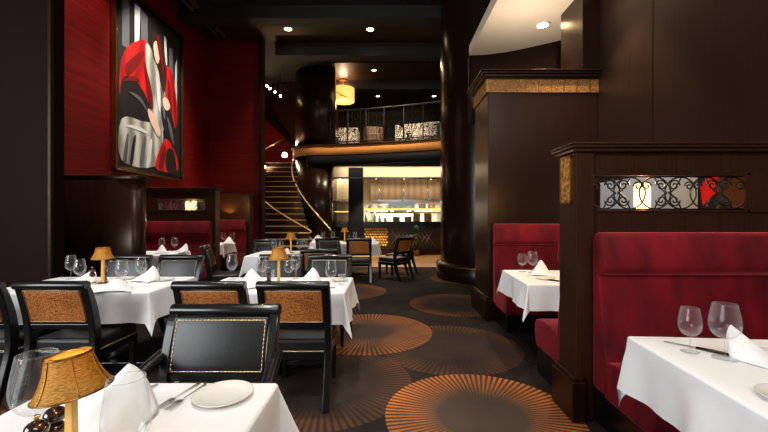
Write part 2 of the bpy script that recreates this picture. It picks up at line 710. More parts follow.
# ------------------------------------------------------------------ the setting
struct('floor', MB().box(-8, 5, -4, 10.1, -0.08, 0), M['carpet'], label='dark carpet patterned with rings of orange rays')
struct('floor_kitchen', MB().box(-8, 5, 10.1, 17, -0.08, 0), M['stone'], label='tan stone floor before the open kitchen')
struct('ceiling', MB().box(-8, 5, 1, 18, 6.3, 6.4), M['ceil_dark'])
struct('wall_left', MB().box(-5.1, -4.9, 4.5, 15.2, 0, 6.3), M['redwall'], label='red grasscloth wall behind the painting')
struct('wall_stair', MB().box(-4.9, -3.47, 10.3, 10.45, 0, 6.3), M['redwall'], label='red wall facing the room beside the staircase')
struct('trim_1', MB().box(-3.53, -3.44, 10.22, 10.5, 0, 6.3), M['wood_dark'], label='dark post at the end of the red wall')
struct('wall_stairwell', MB().box(-5.0, -2.0, 15.0, 15.2, 0, 6.3), M['redwall'])
struct('wall_right', MB().box(2.8, 3.0, -0.6, 5.6, 0, 6.3), M['wood_wall'], label='tall dark wood wall above the booths')
mb = MB()
for yy in (3.96,):
    mb.box(2.795, 2.802, yy, yy + 0.012, 1.95, 4.37)
struct('trim_2', mb, M['wood_dark'])
# left pier
struct('wall_pier', MB().box(-8, -3.9, 4.35, 4.52, 0, 6.3), M['wood_matte'], label='dark wood wall panel at the left edge')
struct('trim_3', MB().box(-3.93, -3.885, 4.32, 4.36, 0, 6.3), M['wood_dark'], bevel=0.01)
# ceiling beams and wood panels
struct('trim_4', MB().box(-4.9, 2.8, 8.75, 9.15, 6.0, 6.3), M['ceil_dark'], label='dark ceiling beam')
struct('trim_5', MB().box(-4.4, 2.8, 9.2, 10.5, 6.28, 6.30), M['ceil_wood'], label='brown wood ceiling panel')
struct('trim_6', MB().box(-3.2, 2.8, 10.62, 11.0, 5.92, 6.3), M['ceil_dark'], label='dark header beam over the gallery')
struct('trim_7', MB().box(-3.2, 2.8, 10.58, 10.62, 6.2, 6.26), M['ceil_wood'])
struct('trim_8', MB().box(-1.9, 3.5, 12.0, 13.55, 6.27, 6.30), M['ceil_wood'], label='wood slat ceiling over the gallery')
struct('trim_9', MB().box(-1.9, 3.5, 13.55, 14.2, 5.95, 6.3), M['ceil_dark'])
struct('trim_10', MB().box(-1.9, 3.5, 14.2, 17.6, 6.27, 6.30), M['ceil_wood'])
struct('wall_gallery', MB().box(-3, 4.5, 17.6, 17.8, 3.6, 6.3), M['wood_dark'])
# track along the top of the red wall
t = thing('ceiling_track', 'dark lighting track along the top of the red wall', 'lighting track', (-4.45, 3.0, 6.12))
MB().box(-0.05, 0.05, 0, 7.2, 0.1, 0.18).build('rail', M['track'], t)
MB().box(-0.12, -0.08, 0, 7.0, 0.02, 0.08).build('conduit', M['track'], t)
for k in range(6):
    MB().box(-0.02, 0.02, 0.6 + k * 1.2, 0.64 + k * 1.2, 0.06, 0.185).build('bracket', M['iron'], t)

# column
mb = MB().lathe([(1.1, 0.0), (1.1, 6.3)], 64, (2.3, 8.5, 0), True, False)
col = struct('column', mb, M['column'], label='huge round dark lacquered column')
MB().lathe([(1.19, 0), (1.19, 0.30), (1.17, 0.33), (1.13, 0.36), (1.10, 0.37)], 64, (2.3, 8.5, 0), True, False).build('base', M['column'], col)
MB().lathe([(1.20, 0.30), (1.215, 0.315), (1.20, 0.33)], 64, (2.3, 8.5, 0), True, False).build('base_ring', M['bronze'], col)

# tall square pier with crown at the far booth
px0, px1, py0, py1 = 1.333, 2.8, 5.0, 5.75
pier = struct('pier', MB().box(px0, px1, py0, py1, 0, 3.05), M['wood_pier'], bevel=0.012, label='tall dark wood pier with a gold band and crown moulding')
MB().box(px0 - 0.02, px1, py0 - 0.02, py1 + 0.02, 3.03, 3.20).build('gold_band', M['gold_band'], pier)
mb = MB()
for k in range(9):
    xx = px0 - 0.02 + 0.17 * k
    mb.box(xx, xx + 0.012, py0 - 0.026, py0 - 0.02, 3.03, 3.20)
for k in range(5):
    yy = py0 - 0.02 + 0.19 * k
    mb.box(px0 - 0.026, px0 - 0.02, yy, yy + 0.012, 3.03, 3.20)
mb.build('band_rib', M['bronze'], pier)
mb = MB()
for (z0, z1, e) in ((3.20, 3.225, 0.03), (3.225, 3.26, 0.06), (3.26, 3.285, 0.09), (3.285, 3.305, 0.115)):
    mb.box(px0 - e, px1, py0 - e, py1 + e, z0, z1)
mb.build('crown', M['wood_dark'], pier, 0.006)
mb = MB().box(px0 - 0.05, px1, py0 - 0.05, py1 + 0.05, 0, 0.27)
mb.box(px0 - 0.035, px1, py0 - 0.035, py1 + 0.035, 0.27, 0.30)
mb.build('plinth', M['wood_dark'], pier, 0.008)
struct('trim_11', MB().box(2.57, 2.8, 4.95, 5.57, 3.305, 6.3), M['wood_pier'], label='dark wood pilaster above the pier')

# cream soffit with a curved back edge, and the curved wall under it
outl = [(1.51, 1.0), (2.8, 1.0), (2.95, 6.3)]
arc = [(2.95 - 1.44 * k / 12, 6.36 + 0.62 * math.sin(PI / 2 * k / 12)) for k in range(13)]
outl = [(1.51, 1.0), (2.95, 1.0)] + arc
struct('soffit', MB().prism(outl, 4.37, 4.55, 'Z'), M['cream'], label='cream ceiling soffit with a curved edge')
mb = MB()
mb.prism(arc + [(x, y + 0.1) for x, y in arc[::-1]], 3.1, 4.37, 'Z', True)
struct('wall_curved', mb, M['wood_pier'])

# gallery slab edge path
edge = [(-3.26, 13.2)] + [(-2.35 + 0.92 * math.cos(a), 13.2 + 0.92 * math.sin(a)) for a in [R(180 + 9 * k) for k in range(1, 9)]]
edge = [(-2.35 + 0.92 * math.cos(R(a)), 13.2 + 0.92 * math.sin(R(a))) for a in range(170, 271, 8)]
edge += [(-1.9, 12.27), (-1.0, 12.08), (-0.13, 11.84), (0.8, 11.52), (1.6, 11.2), (2.4, 10.8)]
edge = [tuple(p)[:2] for p in catmull([(x, y, 0) for x, y in edge], 3)]
back = [(3.4, 17.6), (-3.0, 17.6)]
struct('gallery', MB().prism(edge + back, 3.36, 3.66, 'Z'), M['wood_dark'], label='upper gallery floor with a curved front edge')


def strip(path, off0, off1, z0, z1):
    n = len(path)
    o0, o1 = [], []
    for i, p in enumerate(path):
        a, b_ = path[max(i - 1, 0)], path[min(i + 1, n - 1)]
        t = Vector((b_[0] - a[0], b_[1] - a[1])).normalized()
        nn = Vector((t.y, -t.x))
        o0.append((p[0] + nn.x * off0, p[1] + nn.y * off0))
        o1.append((p[0] + nn.x * off1, p[1] + nn.y * off1))
    return MB().prism(o0 + o1[::-1], z0, z1, 'Z', True)


struct('trim_12', strip(edge, 0.002, 0.05, 3.36, 3.64), M['balcony'], label='amber ribbed band along the gallery edge')
struct('trim_13', strip(edge, 0.002, 0.09, 3.64, 3.70), M['wood_dark'])
struct('trim_14', strip(edge[30:], -0.02, 0.03, 3.02, 3.36), M['navy'], label='dark blue fascia under the gallery band')
# stair drum, lower and upper
dr = [(-2.35 + 0.88 * math.cos(R(a)), 13.2 + 0.88 * math.sin(R(a))) for a in range(150, 301, 6)]
struct('drum', MB().prism(dr + [(-1.9, 14.0), (-2.9, 14.2)], 0, 3.36, 'Z', True), M['column'], label='curved dark wall the staircase winds around')
struct('drum_upper', MB().prism(dr[:24] + [(-1.76, 12.36), (-1.78, 12.9), (-2.9, 14.2)], 3.7, 6.3, 'Z', True), M['wood_pier'])
# kitchen front wall: piers, header, counter
struct('wall_kitchen', MB().box(-1.38, -0.87, 13.1, 13.4, 0, 3.05), M['navy'], label='dark blue pier between the two kitchen openings')
struct('trim_15', MB().box(-2.0, 3.0, 13.12, 13.3, 2.70, 3.06), M['cream'], label='cream bulkhead above the kitchen opening')
struct('trim_16', MB().box(-2.0, 3.0, 13.08, 13.14, 2.66, 2.72), M['black'])
struct('wall_kitchen_back', MB().box(-2.6, 3.2, 16.2, 16.4, 0, 3.2), M['kitchen_wall'])
struct('wall_kitchen_side', MB().box(-2.7, -2.5, 13.4, 16.2, 0, 3.2), M['kitchen_wall'])
struct('wall_kitchen_end', MB().box(2.7, 2.9, 13.4, 16.2, 0, 3.2), M['kitchen_wall'])
struct('ceiling_kitchen', MB().box(-2.6, 3.0, 13.3, 16.3, 3.06, 3.12), M['cream'])
# stairwell sloping soffit
struct('trim_17', MB().add([(-4.9, 14.8, 5.25), (-3.0, 14.4, 3.4), (-3.0, 13.7, 6.28), (-4.9, 14.1, 6.28), (-4.9, 14.9, 5.25), (-3.0, 14.5, 3.4), (-3.0, 13.8, 6.28), (-4.9, 14.2, 6.28)],
       [(0, 1, 2, 3), (7, 6, 5, 4), (0, 4, 5, 1), (1, 5, 6, 2), (2, 6, 7, 3), (3, 7, 4, 0)]), M['wood_matte'], label='dark sloping underside of the upper stair flight')

# ------------------------------------------------------------------ kitchen contents
t = thing('kitchen_counter', 'dark counter front with bronze lattice below the kitchen opening', 'counter', (0.4, 13.1, 0))
MB().box(-1.27, 2.25, 0, 0.35, 0.0, 0.22).build('kick_base', M['wood_dark'], t)
MB().box(-1.27, 2.25, 0.06, 0.35, 0.22, 0.98).build('front_panel', M['counter_front'], t)
MB().box(-1.27, 2.25, -0.08, 0.5, 0.98, 1.17).build('counter_top', M['black'], t, 0.01)
mb = MB()
for k in range(9):
    x0 = -0.35 + 0.14 * k
    mb.tube([(x0, 0.045, 0.26), (x0 + 0.5, 0.045, 0.96)], 0.010, 5)
    mb.tube([(x0 + 0.5, 0.045, 0.26), (x0, 0.045, 0.96)], 0.010, 5)
mb.build('lattice', M['brass'], t)
mb = MB()
for i in range(9):
    for j in range(7):
        mb.ball((-1.2 + 0.09 * i + 0.045 * (j % 2), 0.05, 0.34 + 0.095 * j), 0.042, 6, 4)
mb.build('gold_relief', M['relief'], t)
t2 = thing('kitchen_ledge', 'dark ledge under the narrow kitchen opening', 'counter', (-1.7, 13.1, 0))
MB().box(-0.25, 0.32, 0.02, 0.35, 0, 0.98).build('front_panel', M['navy'], t2)
MB().box(-0.25, 0.32, -0.05, 0.4, 0.98, 1.14).build('counter_top', M['black'], t2, 0.01)

mb = MB()
rnd = random.Random(4)
for k in range(160):
    a, h = rnd.uniform(0, 2 * PI), rnd.uniform(0.2, 1.0)
    x, y = 0.16 * math.cos(a) * rnd.random(), 0.10 * math.sin(a) * rnd.random()
    d = Vector((math.cos(a) * 0.10, math.sin(a) * 0.07, 0.07))
    p = Vector((x, y, h))
    q = Vector((-d.y, d.x, 0)) * 0.35
    mb.add([p, p + d * 0.5 + q, p + d, p + d * 0.5 - q], [(0, 1, 2, 3)])
t = thing('potted_plant', 'green leafy plant before the kitchen counter', 'plant', (0.98, 12.8, 0))
mb.build('foliage', M['plant'], t)
MB().lathe([(0.09, 0), (0.12, 0.2), (0.13, 0.21), (0.11, 0.21), (0.1, 0.16)], 16).build('pot', M['bronze'], t)
MB().tube([(0, 0, 0.15), (0.01, 0, 0.5), (0, 0.01, 0.8)], 0.012, 6).build('stem', M['plant'], t)

t = thing('kitchen_hood', 'long steel extractor hood hanging over the kitchen line', 'extractor hood', (0.55, 15.0, 1.98))
MB().add([(-1.25, 0, 0), (1.7, 0, 0), (1.7, 0.9, 0), (-1.25, 0.9, 0), (-1.25, 0.2, 0.72), (1.7, 0.2, 0.72), (1.7, 0.9, 0.72), (-1.25, 0.9, 0.72)],
         [(0, 3, 2, 1), (4, 5, 6, 7), (0, 1, 5, 4), (1, 2, 6, 5), (2, 3, 7, 6), (3, 0, 4, 7)]).build('canopy', M['steel_brushed'], t)
MB().box(-1.25, 1.7, -0.02, 0.02, -0.04, 0.03).build('rim', M['steel'], t)
MB().box(-0.9, 1.4, 0.3, 0.85, 0.72, 1.08).build('duct', M['steel_brushed'], t)

t = thing('pass_shelf', 'gold-lit heated pass shelf over the kitchen counter', 'shelf', (0.5, 13.75, 0))
MB().box(-1.35, 1.75, -0.18, 0.2, 1.585, 1.635).build('shelf_board', M['steel'], t)
MB().box(-1.35, 1.75, -0.20, -0.18, 1.585, 1.635).build('heat_strip', M['strip'], t)
for x in (-1.32, 0.2, 1.7):
    MB().box(x, x + 0.03, 0.1, 0.13, 0.98, 1.585).build('post', M['steel'], t)
for i, x in enumerate((-0.75, -0.35, 0.28, 1.05, 1.5)):
    hb = MB().lathe([(0.02, 0.05), (0.045, 0.02), (0.045, 0)], 12, (x, -0.10, 1.54)).build('heat_bulb', M['lens_soft'], t)
for i, x in enumerate((-0.62, 0.28, 1.18)):
    t = thing('heat_lamp', ['slim steel heat lamp hanging near the blue kitchen pier', 'slim steel heat lamp hanging mid kitchen', 'slim steel heat lamp hanging by the round column'][i], 'heat lamp', (0.3 + x, 14.0, 1.95), 0, 'kitchen heat lamps')
    MB().lathe([(0.055, 0), (0.05, 0.06), (0.022, 0.30), (0.012, 0.42)], 14).build('lamp_shade', M['steel'], t)
    MB().tube([(0, 0, 0.42), (0, 0, 1.12)], 0.006, 6).build('cord', M['black'], t)
    MB().lathe([(0.001, 0.012), (0.04, 0.012), (0.04, 0.02), (0.001, 0.02)], 12).build('bulb', M['lens_soft'], t)
for i, px in enumerate((340, 376, 404, 431)):
    t = thing('kitchen_spotlight', ['small kitchen spotlight in the narrow opening', 'small kitchen spotlight beside the blue pier', 'small kitchen spotlight over the middle of the hood', 'small kitchen spotlight near the round column'][i], 'spotlight', ((px - 388) * 13.6 / 375, 13.6, 2.70), 0, 'kitchen spotlights')
    MB().ball((0, 0, 0.03), 0.035, 10, 6).build('bulb', M['lens_soft'], t)
    MB().tube([(0, 0, 0.06), (0, 0, 0.36)], 0.012, 6).build('stem', M['black'], t)
# plates, pots, bottles on the pass and counter
rnd = random.Random(7)
pn = MB().lathe([(0.0, 0.004), (0.07, 0.004), (0.13, 0.014), (0.13, 0.02), (0.07, 0.01), (0.0, 0.01)], 18)
proto_plate = None
k = 0
for (x, n, where) in ((-0.62, 6, 'by the blue pier'), (-0.30, 5, 'beside the tall plate stack'), (0.05, 7, 'mid shelf'), (0.45, 4, 'right of mid shelf'), (0.75, 5, 'near the pots')):
    for j in range(n):
        if proto_plate is None:
            o = pn.build('dinner_plate', M['china'])
            proto_plate = o
        else:
            o = proto_plate.copy()
            C.objects.link(o)
        o.location = (x, 13.75, 1.636 + 0.021 * j)
        tag(o, 'white dinner plate in the pass-shelf stack ' + where, 'plate', 'plates stacked on the pass shelf ' + where)
potm = MB().lathe([(0.0, 0.0), (0.12, 0.0), (0.13, 0.02), (0.13, 0.16), (0.14, 0.165), (0.125, 0.165), (0.12, 0.02), (0.0, 0.015)], 20)
for i, (x, y, z) in enumerate(((1.25, 13.75, 1.637), (1.6, 13.75, 1.637), (0.3, 13.45, 1.172), (0.72, 13.45, 1.172))):
    o = potm.build('cooking_pot', M['steel'] if i != 0 else M['blue_steel'])
    o.location = (x, y, z)
    tag(o, ['blue-grey pot on the heated pass shelf', 'steel pot on the pass shelf by the column', 'steel pot on the kitchen counter mid opening', 'steel pot on the kitchen counter near the dark boxes'][i], 'pot')
for i, (x, h) in enumerate(((-0.78, 0.3), (-0.62, 0.22), (-0.48, 0.34), (-0.3, 0.26), (-0.1, 0.2))):
    o = MB().lathe([(0.0, 0), (0.05, 0), (0.05, h * 0.6), (0.02, h * 0.75), (0.02, h), (0.0, h)], 14).build('bottle', M['china'] if i % 2 else M['steel'])
    o.location = (x, 13.45, 1.172)
    tag(o, ['steel', 'white', 'tall steel', 'mid-height white', 'squat steel'][i] + ' bottle on the kitchen counter beside the blue pier', 'bottle', 'bottles on the kitchen counter')
for i, x in enumerate((1.02, 1.42)):
    o = MB().box(-0.12, 0.12, -0.12, 0.12, 0, 0.28).box(-0.1, 0.1, -0.125, -0.12, 0.03, 0.25).build('kitchen_box', M['brown_leather'], None, 0.01)
    o.location = (x, 13.4, 1.172)
    tag(o, ['dark brown box on the kitchen counter', 'lighter brown box on the counter near the round column'][i], 'box')
o = MB().box(-0.55, 0.5, -0.03, 0.03, 0, 0.42).box(-0.5, 0.45, -0.035, -0.03, 0.04, 0.38).build('kitchen_screen', M['blue_steel'], None, 0.01)
o.location = (0.55, 14.9, 1.52)
o = tag(o, 'pale blue steel splash panel behind the kitchen line', 'panel')
t = thing('work_table', 'steel work table behind the pass shelf', 'work table', (0.5, 14.9, 0))
MB().box(-1.2, 1.6, -0.35, 0.35, 1.46, 1.52).build('table_top', M['steel_brushed'], t)
for sx in (-1.15, 1.5):
    for sy in (-0.3, 0.26):
        MB().box(sx, sx + 0.04, sy, sy + 0.04, 0, 1.46).build('leg', M['steel'], t)
# shelves in the narrow opening
t = thing('shelf_unit', 'lit shelf unit in the narrow kitchen opening', 'shelf', (-1.72, 13.75, 0))
for z in (1.16, 1.50, 1.86):
    MB().box(-0.32, 0.42, -0.15, 0.2, z, z + 0.035).build('shelf', M['bronze'], t)
MB().box(-0.32, 0.42, 0.2, 0.22, 0, 2.75).build('back_panel', M['kitchen_wall'], t)
MB().box(-0.32, 0.42, -0.16, -0.15, 1.50, 1.535).build('light_strip', M['strip'], t)
for j in range(4):
    for i, x in enumerate((-1.86, -1.58)):
        o = proto_plate.copy()
        C.objects.link(o)
        o.location = (x, 13.75, 1.896 + 0.021 * j)
        tag(o, 'white plate in the ' + ('outer' if i == 0 else 'inner') + ' stack on the upper shelf of the narrow opening', 'plate', 'plates on the shelf unit, ' + ('outer' if i == 0 else 'inner') + ' stack')

# ------------------------------------------------------------------ staircase
st = thing('staircase', 'dark staircase with pale lit step edges winding up past the red wall', 'staircase', (-2.9, 10.0, 0))
for i in range(18):
    y0 = 0.185 * i
    z0 = 0.18 * i
    xl = -1.6 if i > 2 else -0.9
    xr = 0.95 - 0.085 * i if i < 13 else -0.15
    s_ = MB().box(xl, xr, y0, y0 + 0.215, z0, z0 + 0.158).build('step', M['wood_dark'], st)
    MB().box(xl, xr, y0 - 0.02, y0 + 0.215, z0 + 0.158, z0 + 0.18).build('tread', M['tread'], s_)
MB().box(-1.6, -0.1, 3.33, 4.9, 3.06, 3.24).build('landing', M['wood_dark'], st)
K = lambda px, py, Y: ((px - 388) * Y / 375, Y, 1.4 - (py - 215) * Y / 375)


def kst(pts):
    out = []
    for (px, py, Y) in pts:
        x, y, z = K(px, py, Y)
        out.append((x + 2.9, y - 10.0, z))
    return catmull(out, 6)


MB().tube(kst([(295, 156, 13.0), (292, 166, 12.8), (294, 180, 12.5), (303, 197, 12.2), (315, 212, 12.0), (331, 230, 11.8)]), 0.022, 8).build('inner_handrail', M['rail_brass'], st)
MB().tube(kst([(263, 200, 10.6), (276, 210, 10.45), (292, 220, 10.2), (306, 228, 9.95), (311, 231.5, 9.85), (308, 233, 9.9), (298, 233, 10.0)]), 0.018, 8).build('outer_handrail', M['rail_brass'], st)
MB().tube(kst([(294, 188, 12.6), (293, 200, 12.4), (296, 215, 12.0), (302, 228, 11.7), (312, 240, 11.4)]), 0.03, 8).build('stringer', M['rail_brass'], st)
MB().tube(kst([(262, 150, 13.6), (272, 145, 13.7), (281, 140.5, 13.9), (286, 141, 14.1), (289, 146, 14.3)]), 0.035, 8).build('wall_handrail', M['bronze'], st)

# ------------------------------------------------------------------ gallery railing and furniture
ed2 = [p for p in edge[33:]]
n = len(ed2)
rt = thing('balcony_railing', 'black wrought-iron railing along the upper gallery', 'railing', (ed2[0][0], ed2[0][1], 3.70))
loc0 = Vector((ed2[0][0], ed2[0][1], 3.70))
P3 = lambda p, z: Vector((p[0], p[1] + 0.1, z)) - loc0
MB().tube([P3(p, 4.82) for p in ed2], 0.028, 8).build('top_rail', M['iron'], rt)
MB().tube([P3(p, 3.80) for p in ed2], 0.018, 6).build('bottom_rail', M['iron'], rt)
for i in range(0, n, 2):
    MB().tube([P3(ed2[i], 3.70), P3(ed2[i], 4.82)], 0.02, 6).build('post', M['iron'], rt)
mb = MB()


def lerp_edge(s):
    f = s * (n - 1)
    i = min(int(f), n - 2)
    a, b_ = ed2[i], ed2[i + 1]
    return (a[0] + (b_[0] - a[0]) * (f - i), a[1] + (b_[1] - a[1]) * (f - i))


for k in range(46):
    s_ = (k + 0.5) / 46
    if k % 4 in (0, 2):
        mb.tube([P3(lerp_edge(s_), 3.80), P3(lerp_edge(s_), 4.82)], 0.006, 5)
    else:
        for zc in (4.05, 4.32, 4.58):
            mb.tube([P3(lerp_edge(min(1, max(0, s_ + 0.014 * math.cos(a) * (1 - a / 16)))), zc + 0.12 * math.sin(a) * (1 - a / 16)) for a in [0.5 * q for q in range(22)]], 0.0055, 5)
mb.build('scrollwork', M['iron'], rt)


def lounge_chair(name, label, loc, rz, mat, w=0.9):
    t = thing(name, label, 'armchair', loc, rz)
    MB().box(-w / 2, w / 2, -0.35, 0.4, 0.12, 0.45).build('seat', mat, t, 0.05, 3)
    mb = MB()
    prof = ribbon([Vector((y, z)) for y, z in ((-0.33, 0.3), (-0.38, 0.55), (-0.44, 0.84))], 0.08)
    mb.prism(prof, -w / 2, w / 2, 'X')
    mb.build('backrest', mat, t, 0.05, 3)
    for s in (-1, 1):
        MB().box(s * w / 2 - 0.07, s * w / 2 + 0.07, -0.35, 0.38, 0.12, 0.66).build('armrest', mat, t, 0.05, 3)
        for y in (-0.28, 0.32):
            MB().frustum(s * (w / 2 - 0.06), y, 0, 0.12, 0.02, 0.02, 0.03, 0.03).build('leg', M['black'], t)
    return t


lounge_chair('lounge_chair', 'zebra-striped lounge chair on the gallery by the round column', (1.0, 12.25, 3.66), R(160), M['zebra'], 1.25)
lounge_chair('lounge_chair', 'zebra-striped lounge chair on the gallery under the drum pendant', (-1.45, 12.95, 3.66), R(178), M['zebra'], 0.75)
lounge_chair('lounge_chair', 'tan leather lounge chair on the gallery between the zebra chairs', (-0.5, 12.75, 3.66), R(185), M['brown_leather'], 0.5)
t = thing('pendant_lamp', 'glowing amber drum pendant hanging over the gallery', 'pendant lamp', (-1.62, 13.5, 5.42))
MB().lathe([(0.40, 0.06), (0.41, 0.07), (0.41, 0.52), (0.40, 0.53)], 32, caps=False).build('lamp_shade', M['pendant'], t)
MB().lathe([(0.0, 0.08), (0.40, 0.08)], 32, caps=False).build('diffuser', M['pendant'], t)
mb = MB()
for a in (0.4, 2.0):
    mb.tube([(-0.42 * math.cos(a), -0.42 * abs(math.sin(a)), 0.10), (0, -0.43, 0.16), (0.42 * math.cos(a), -0.42 * abs(math.sin(a)), 0.28)], 0.014, 6)
mb.build('cross_strap', M['bronze'], t)
MB().tube([(0, 0, 0.1), (0, 0, 0.82)], 0.02, 8).build('rod', M['bronze'], t)
MB().lathe([(0.14, 0.80), (0.14, 0.85), (0.02, 0.85)], 20).build('canopy', M['bronze'], t)
point('pendant_glow', (-1.62, 13.5, 5.98), 45, WARM, 0.1)
point('pendant_glow_below', (-1.62, 13.5, 5.40), 8, WARM, 0.2)

# ------------------------------------------------------------------ downlights


def downlight(loc, label, r=0.115, mat='lens', group=None, power=None, target=None, angle=75, color=WARM):
    t = thing('downlight', label, 'downlight', loc, 0, group)
    MB().lathe([(r * 0.72, -0.012), (r, -0.012), (r * 1.05, 0.0), (r * 0.72, 0.0)], 20, caps=False).build('trim_ring', M['cream'], t)
    MB().lathe([(0.001, -0.006), (r * 0.74, -0.006)], 20, caps=False).build('lens', M[mat], t)
    if power:
        tg = target or (loc[0], loc[1], 0)
        spot('downlight_beam', (loc[0], loc[1], loc[2] - 0.03), tg, power, angle, color, 0.06)


downlight((-2.62, 9.83, 6.28), 'bright recessed downlight nearer the red wall', power=260, target=(-2.3, 10.6, 0), angle=80)
downlight((-0.47, 9.85, 6.28), 'bright recessed downlight nearer the round column', power=700, target=(-0.4, 11.6, 3.0), angle=80)
downlight((2.42, 5.86, 4.37), 'bright round downlight in the cream soffit', power=80, target=(2.42, 6.05, 0), angle=120)
downlight((2.3, 4.3, 4.37), 'round soffit downlight over the far booth', power=220, target=(2.3, 4.3, 0), angle=74)
downlight((2.5, 1.9, 4.37), 'round soffit downlight over the near booth', power=70, target=(2.0, 1.6, 0), angle=100)
for i, (px, py) in enumerate(((374, 70), (378, 96), (434, 96), (380, 115))):
    Y = 4.87 * 375 / (215 - py) if i != 3 else 17.5
    x, y, z = K(px, py, Y)
    if i == 3:
        continue
    downlight((x, y, 6.27), ['small downlight in the slatted gallery ceiling', 'small downlight deep in the gallery ceiling above the railing', 'small downlight in the gallery ceiling near the round column'][i], 0.1, 'lens_soft', 'gallery downlights', 60, None, 110)
for i, (px, py, Y) in enumerate(((267, 86, 13.2), (270, 88.5, 13.0), (275, 92, 12.8), (280.5, 96, 12.6))):
    x, y, z = K(px, py, Y)
    t = thing('stair_light', ['topmost tiny light in the stairwell row', 'second tiny light from the top of the stairwell row', 'third tiny light from the top of the stairwell row', 'lowest tiny light in the stairwell row'][i], 'ceiling light', (x, y, z), 0, 'stairwell light row')
    MB().ball((0, 0, 0), 0.035, 10, 6).build('bulb', M['lens'], t)
    MB().tube([(0, 0, 0.03), (0, 0, 6.305 - z)], 0.008, 6).build('stem', M['iron'], t)
for i, (px, py, Y) in enumerate(((284.8, 155, 13.6), (264.5, 167, 12.8))):
    x, y, z = K(px, py, Y)
    t = thing('wall_light', ['bright wall light at the head of the stairs', 'small wall light low on the red stair wall'][i], 'wall light', (x, y, z))
    MB().ball((0, 0, 0), [0.09, 0.05][i], 12, 8).build('bulb', M['lens'], t)
    MB().tube([(0, 0, 0), (0, 0.35, 0)], 0.015, 6).build('arm', M['bronze'], t)
    point('wall_light_glow', (x, y - 0.12, z), [45, 8][i], WARM)

# ------------------------------------------------------------------ painting
t = thing('painting', 'tall framed painting of red and silver drapery on the red wall', 'painting', (-4.88, 7.71, 3.90))
hw, hh = 1.10, 1.70
mb = MB()
F_ = 0.028
for (y0, y1, z0, z1) in ((-hw, hw, -hh, -hh + F_), (-hw, hw, hh - F_, hh), (-hw, -hw + F_, -hh, hh), (hw - F_, hw, -hh, hh)):
    mb.box(0, 0.085, y0, y1, z0, z1)
mb.build('frame', M['bronze'], t)
mb = MB()
L2 = hw - F_
for (y0, y1, z0, z1) in ((-L2, L2, -hh + F_, -hh + 0.09), (-L2, L2, hh - 0.09, hh - F_), (-L2, -L2 + 0.05, -hh + F_, hh - F_), (L2 - 0.05, L2, -hh + F_, hh - F_)):
    mb.box(0, 0.06, y0, y1, z0, z1)
mb.build('inner_frame', M['black'], t)
cm = ['paint_dark', 'paint_grey', 'paint_white', 'paint_red', 'paint_silver', 'paint_skin', 'paint_brown', 'deep_red']
mb = MB().box(0.0, 0.03, -L2, L2, -hh + 0.06, hh - 0.06, 0)
layer = [0.031]


def patch(col, pts, sm=True):
    layer[0] += 0.0006
    q = [(a * 0.97, b_) for a, b_ in pts]
    if sm:
        q2 = q + [q[0]]
        c = catmull([(a, b_, 0) for a, b_ in [q[-1]] + q + q[:2]], 4)[4:-4]
        q = [(p.x, p.y) for p in c[:-1]]
    x = layer[0]
    mb.add([(x, a, b_) for a, b_ in q], [tuple(range(len(q)))], False, cm.index(col))


# abstract drapery: grey slabs above, red folds, black fur-like masses, silver cascade
patch('paint_grey', [(-0.9, 0.6), (-0.7, 0.6), (-0.7, 1.5), (-0.9, 1.5)], False)
patch('paint_white', [(-0.55, 0.75), (-0.42, 0.75), (-0.38, 1.55), (-0.55, 1.55)], False)
patch('paint_grey', [(-0.36, 0.9), (-0.15, 0.9), (-0.15, 1.5), (-0.36, 1.55)], False)
patch('paint_white', [(0.45, 0.6), (0.55, 0.6), (0.5, 1.35), (0.42, 1.4)], False)
patch('paint_grey', [(0.6, 0.3), (0.8, 0.3), (0.75, 1.25), (0.62, 1.2)], False)
patch('paint_white', [(0.82, -0.1), (0.93, -0.1), (0.93, 1.1), (0.85, 0.9)], False)
patch('paint_red', [(-0.92, 0.35), (-0.5, 0.85), (-0.1, 0.95), (0.1, 0.3), (0.1, -0.5), (-0.4, -0.7), (-0.92, -0.55)])
patch('paint_red', [(0.35, 0.75), (0.7, 0.7), (0.9, 0.2), (0.92, -0.4), (0.7, -0.6), (0.4, -0.2), (0.3, 0.3)])
patch('paint_silver', [(-0.2, 0.95), (0.15, 0.75), (0.4, 0.35), (0.5, -0.3), (0.35, -0.7), (0.0, -0.5), (-0.05, 0.1), (-0.2, 0.5)])
patch('paint_brown', [(0.0, 1.25), (0.3, 1.3), (0.45, 0.95), (0.5, 0.4), (0.35, 0.1), (0.2, 0.55), (0.0, 0.8)])
patch('paint_skin', [(0.04, 1.05), (0.2, 1.15), (0.28, 0.92), (0.18, 0.68), (0.07, 0.8)])
patch('paint_dark', [(-0.92, -0.05), (-0.55, 0.1), (-0.1, -0.25), (-0.02, -0.65), (-0.5, -0.7), (-0.92, -0.75)])
patch('paint_silver', [(-0.92, -0.75), (-0.3, -0.65), (0.3, -0.6), (0.35, -1.0), (0.05, -1.5), (-0.92, -1.5)])
patch('paint_dark', [(-0.6, -1.05), (-0.52, -1.0), (-0.62, -1.52), (-0.7, -1.52)])
patch('paint_grey', [(-0.3, -1.0), (-0.2, -0.95), (-0.3, -1.5), (-0.42, -1.5)])
patch('paint_dark', [(0.3, -0.2), (0.6, -0.1), (0.85, -0.6), (0.92, -1.1), (0.7, -1.2), (0.45, -0.8)])
patch('paint_red', [(0.35, -0.95), (0.55, -0.85), (0.9, -1.15), (0.9, -1.5), (0.1, -1.52)])
patch('paint_dark', [(0.5, -1.1), (0.75, -1.05), (0.9, -1.52), (0.5, -1.52)])
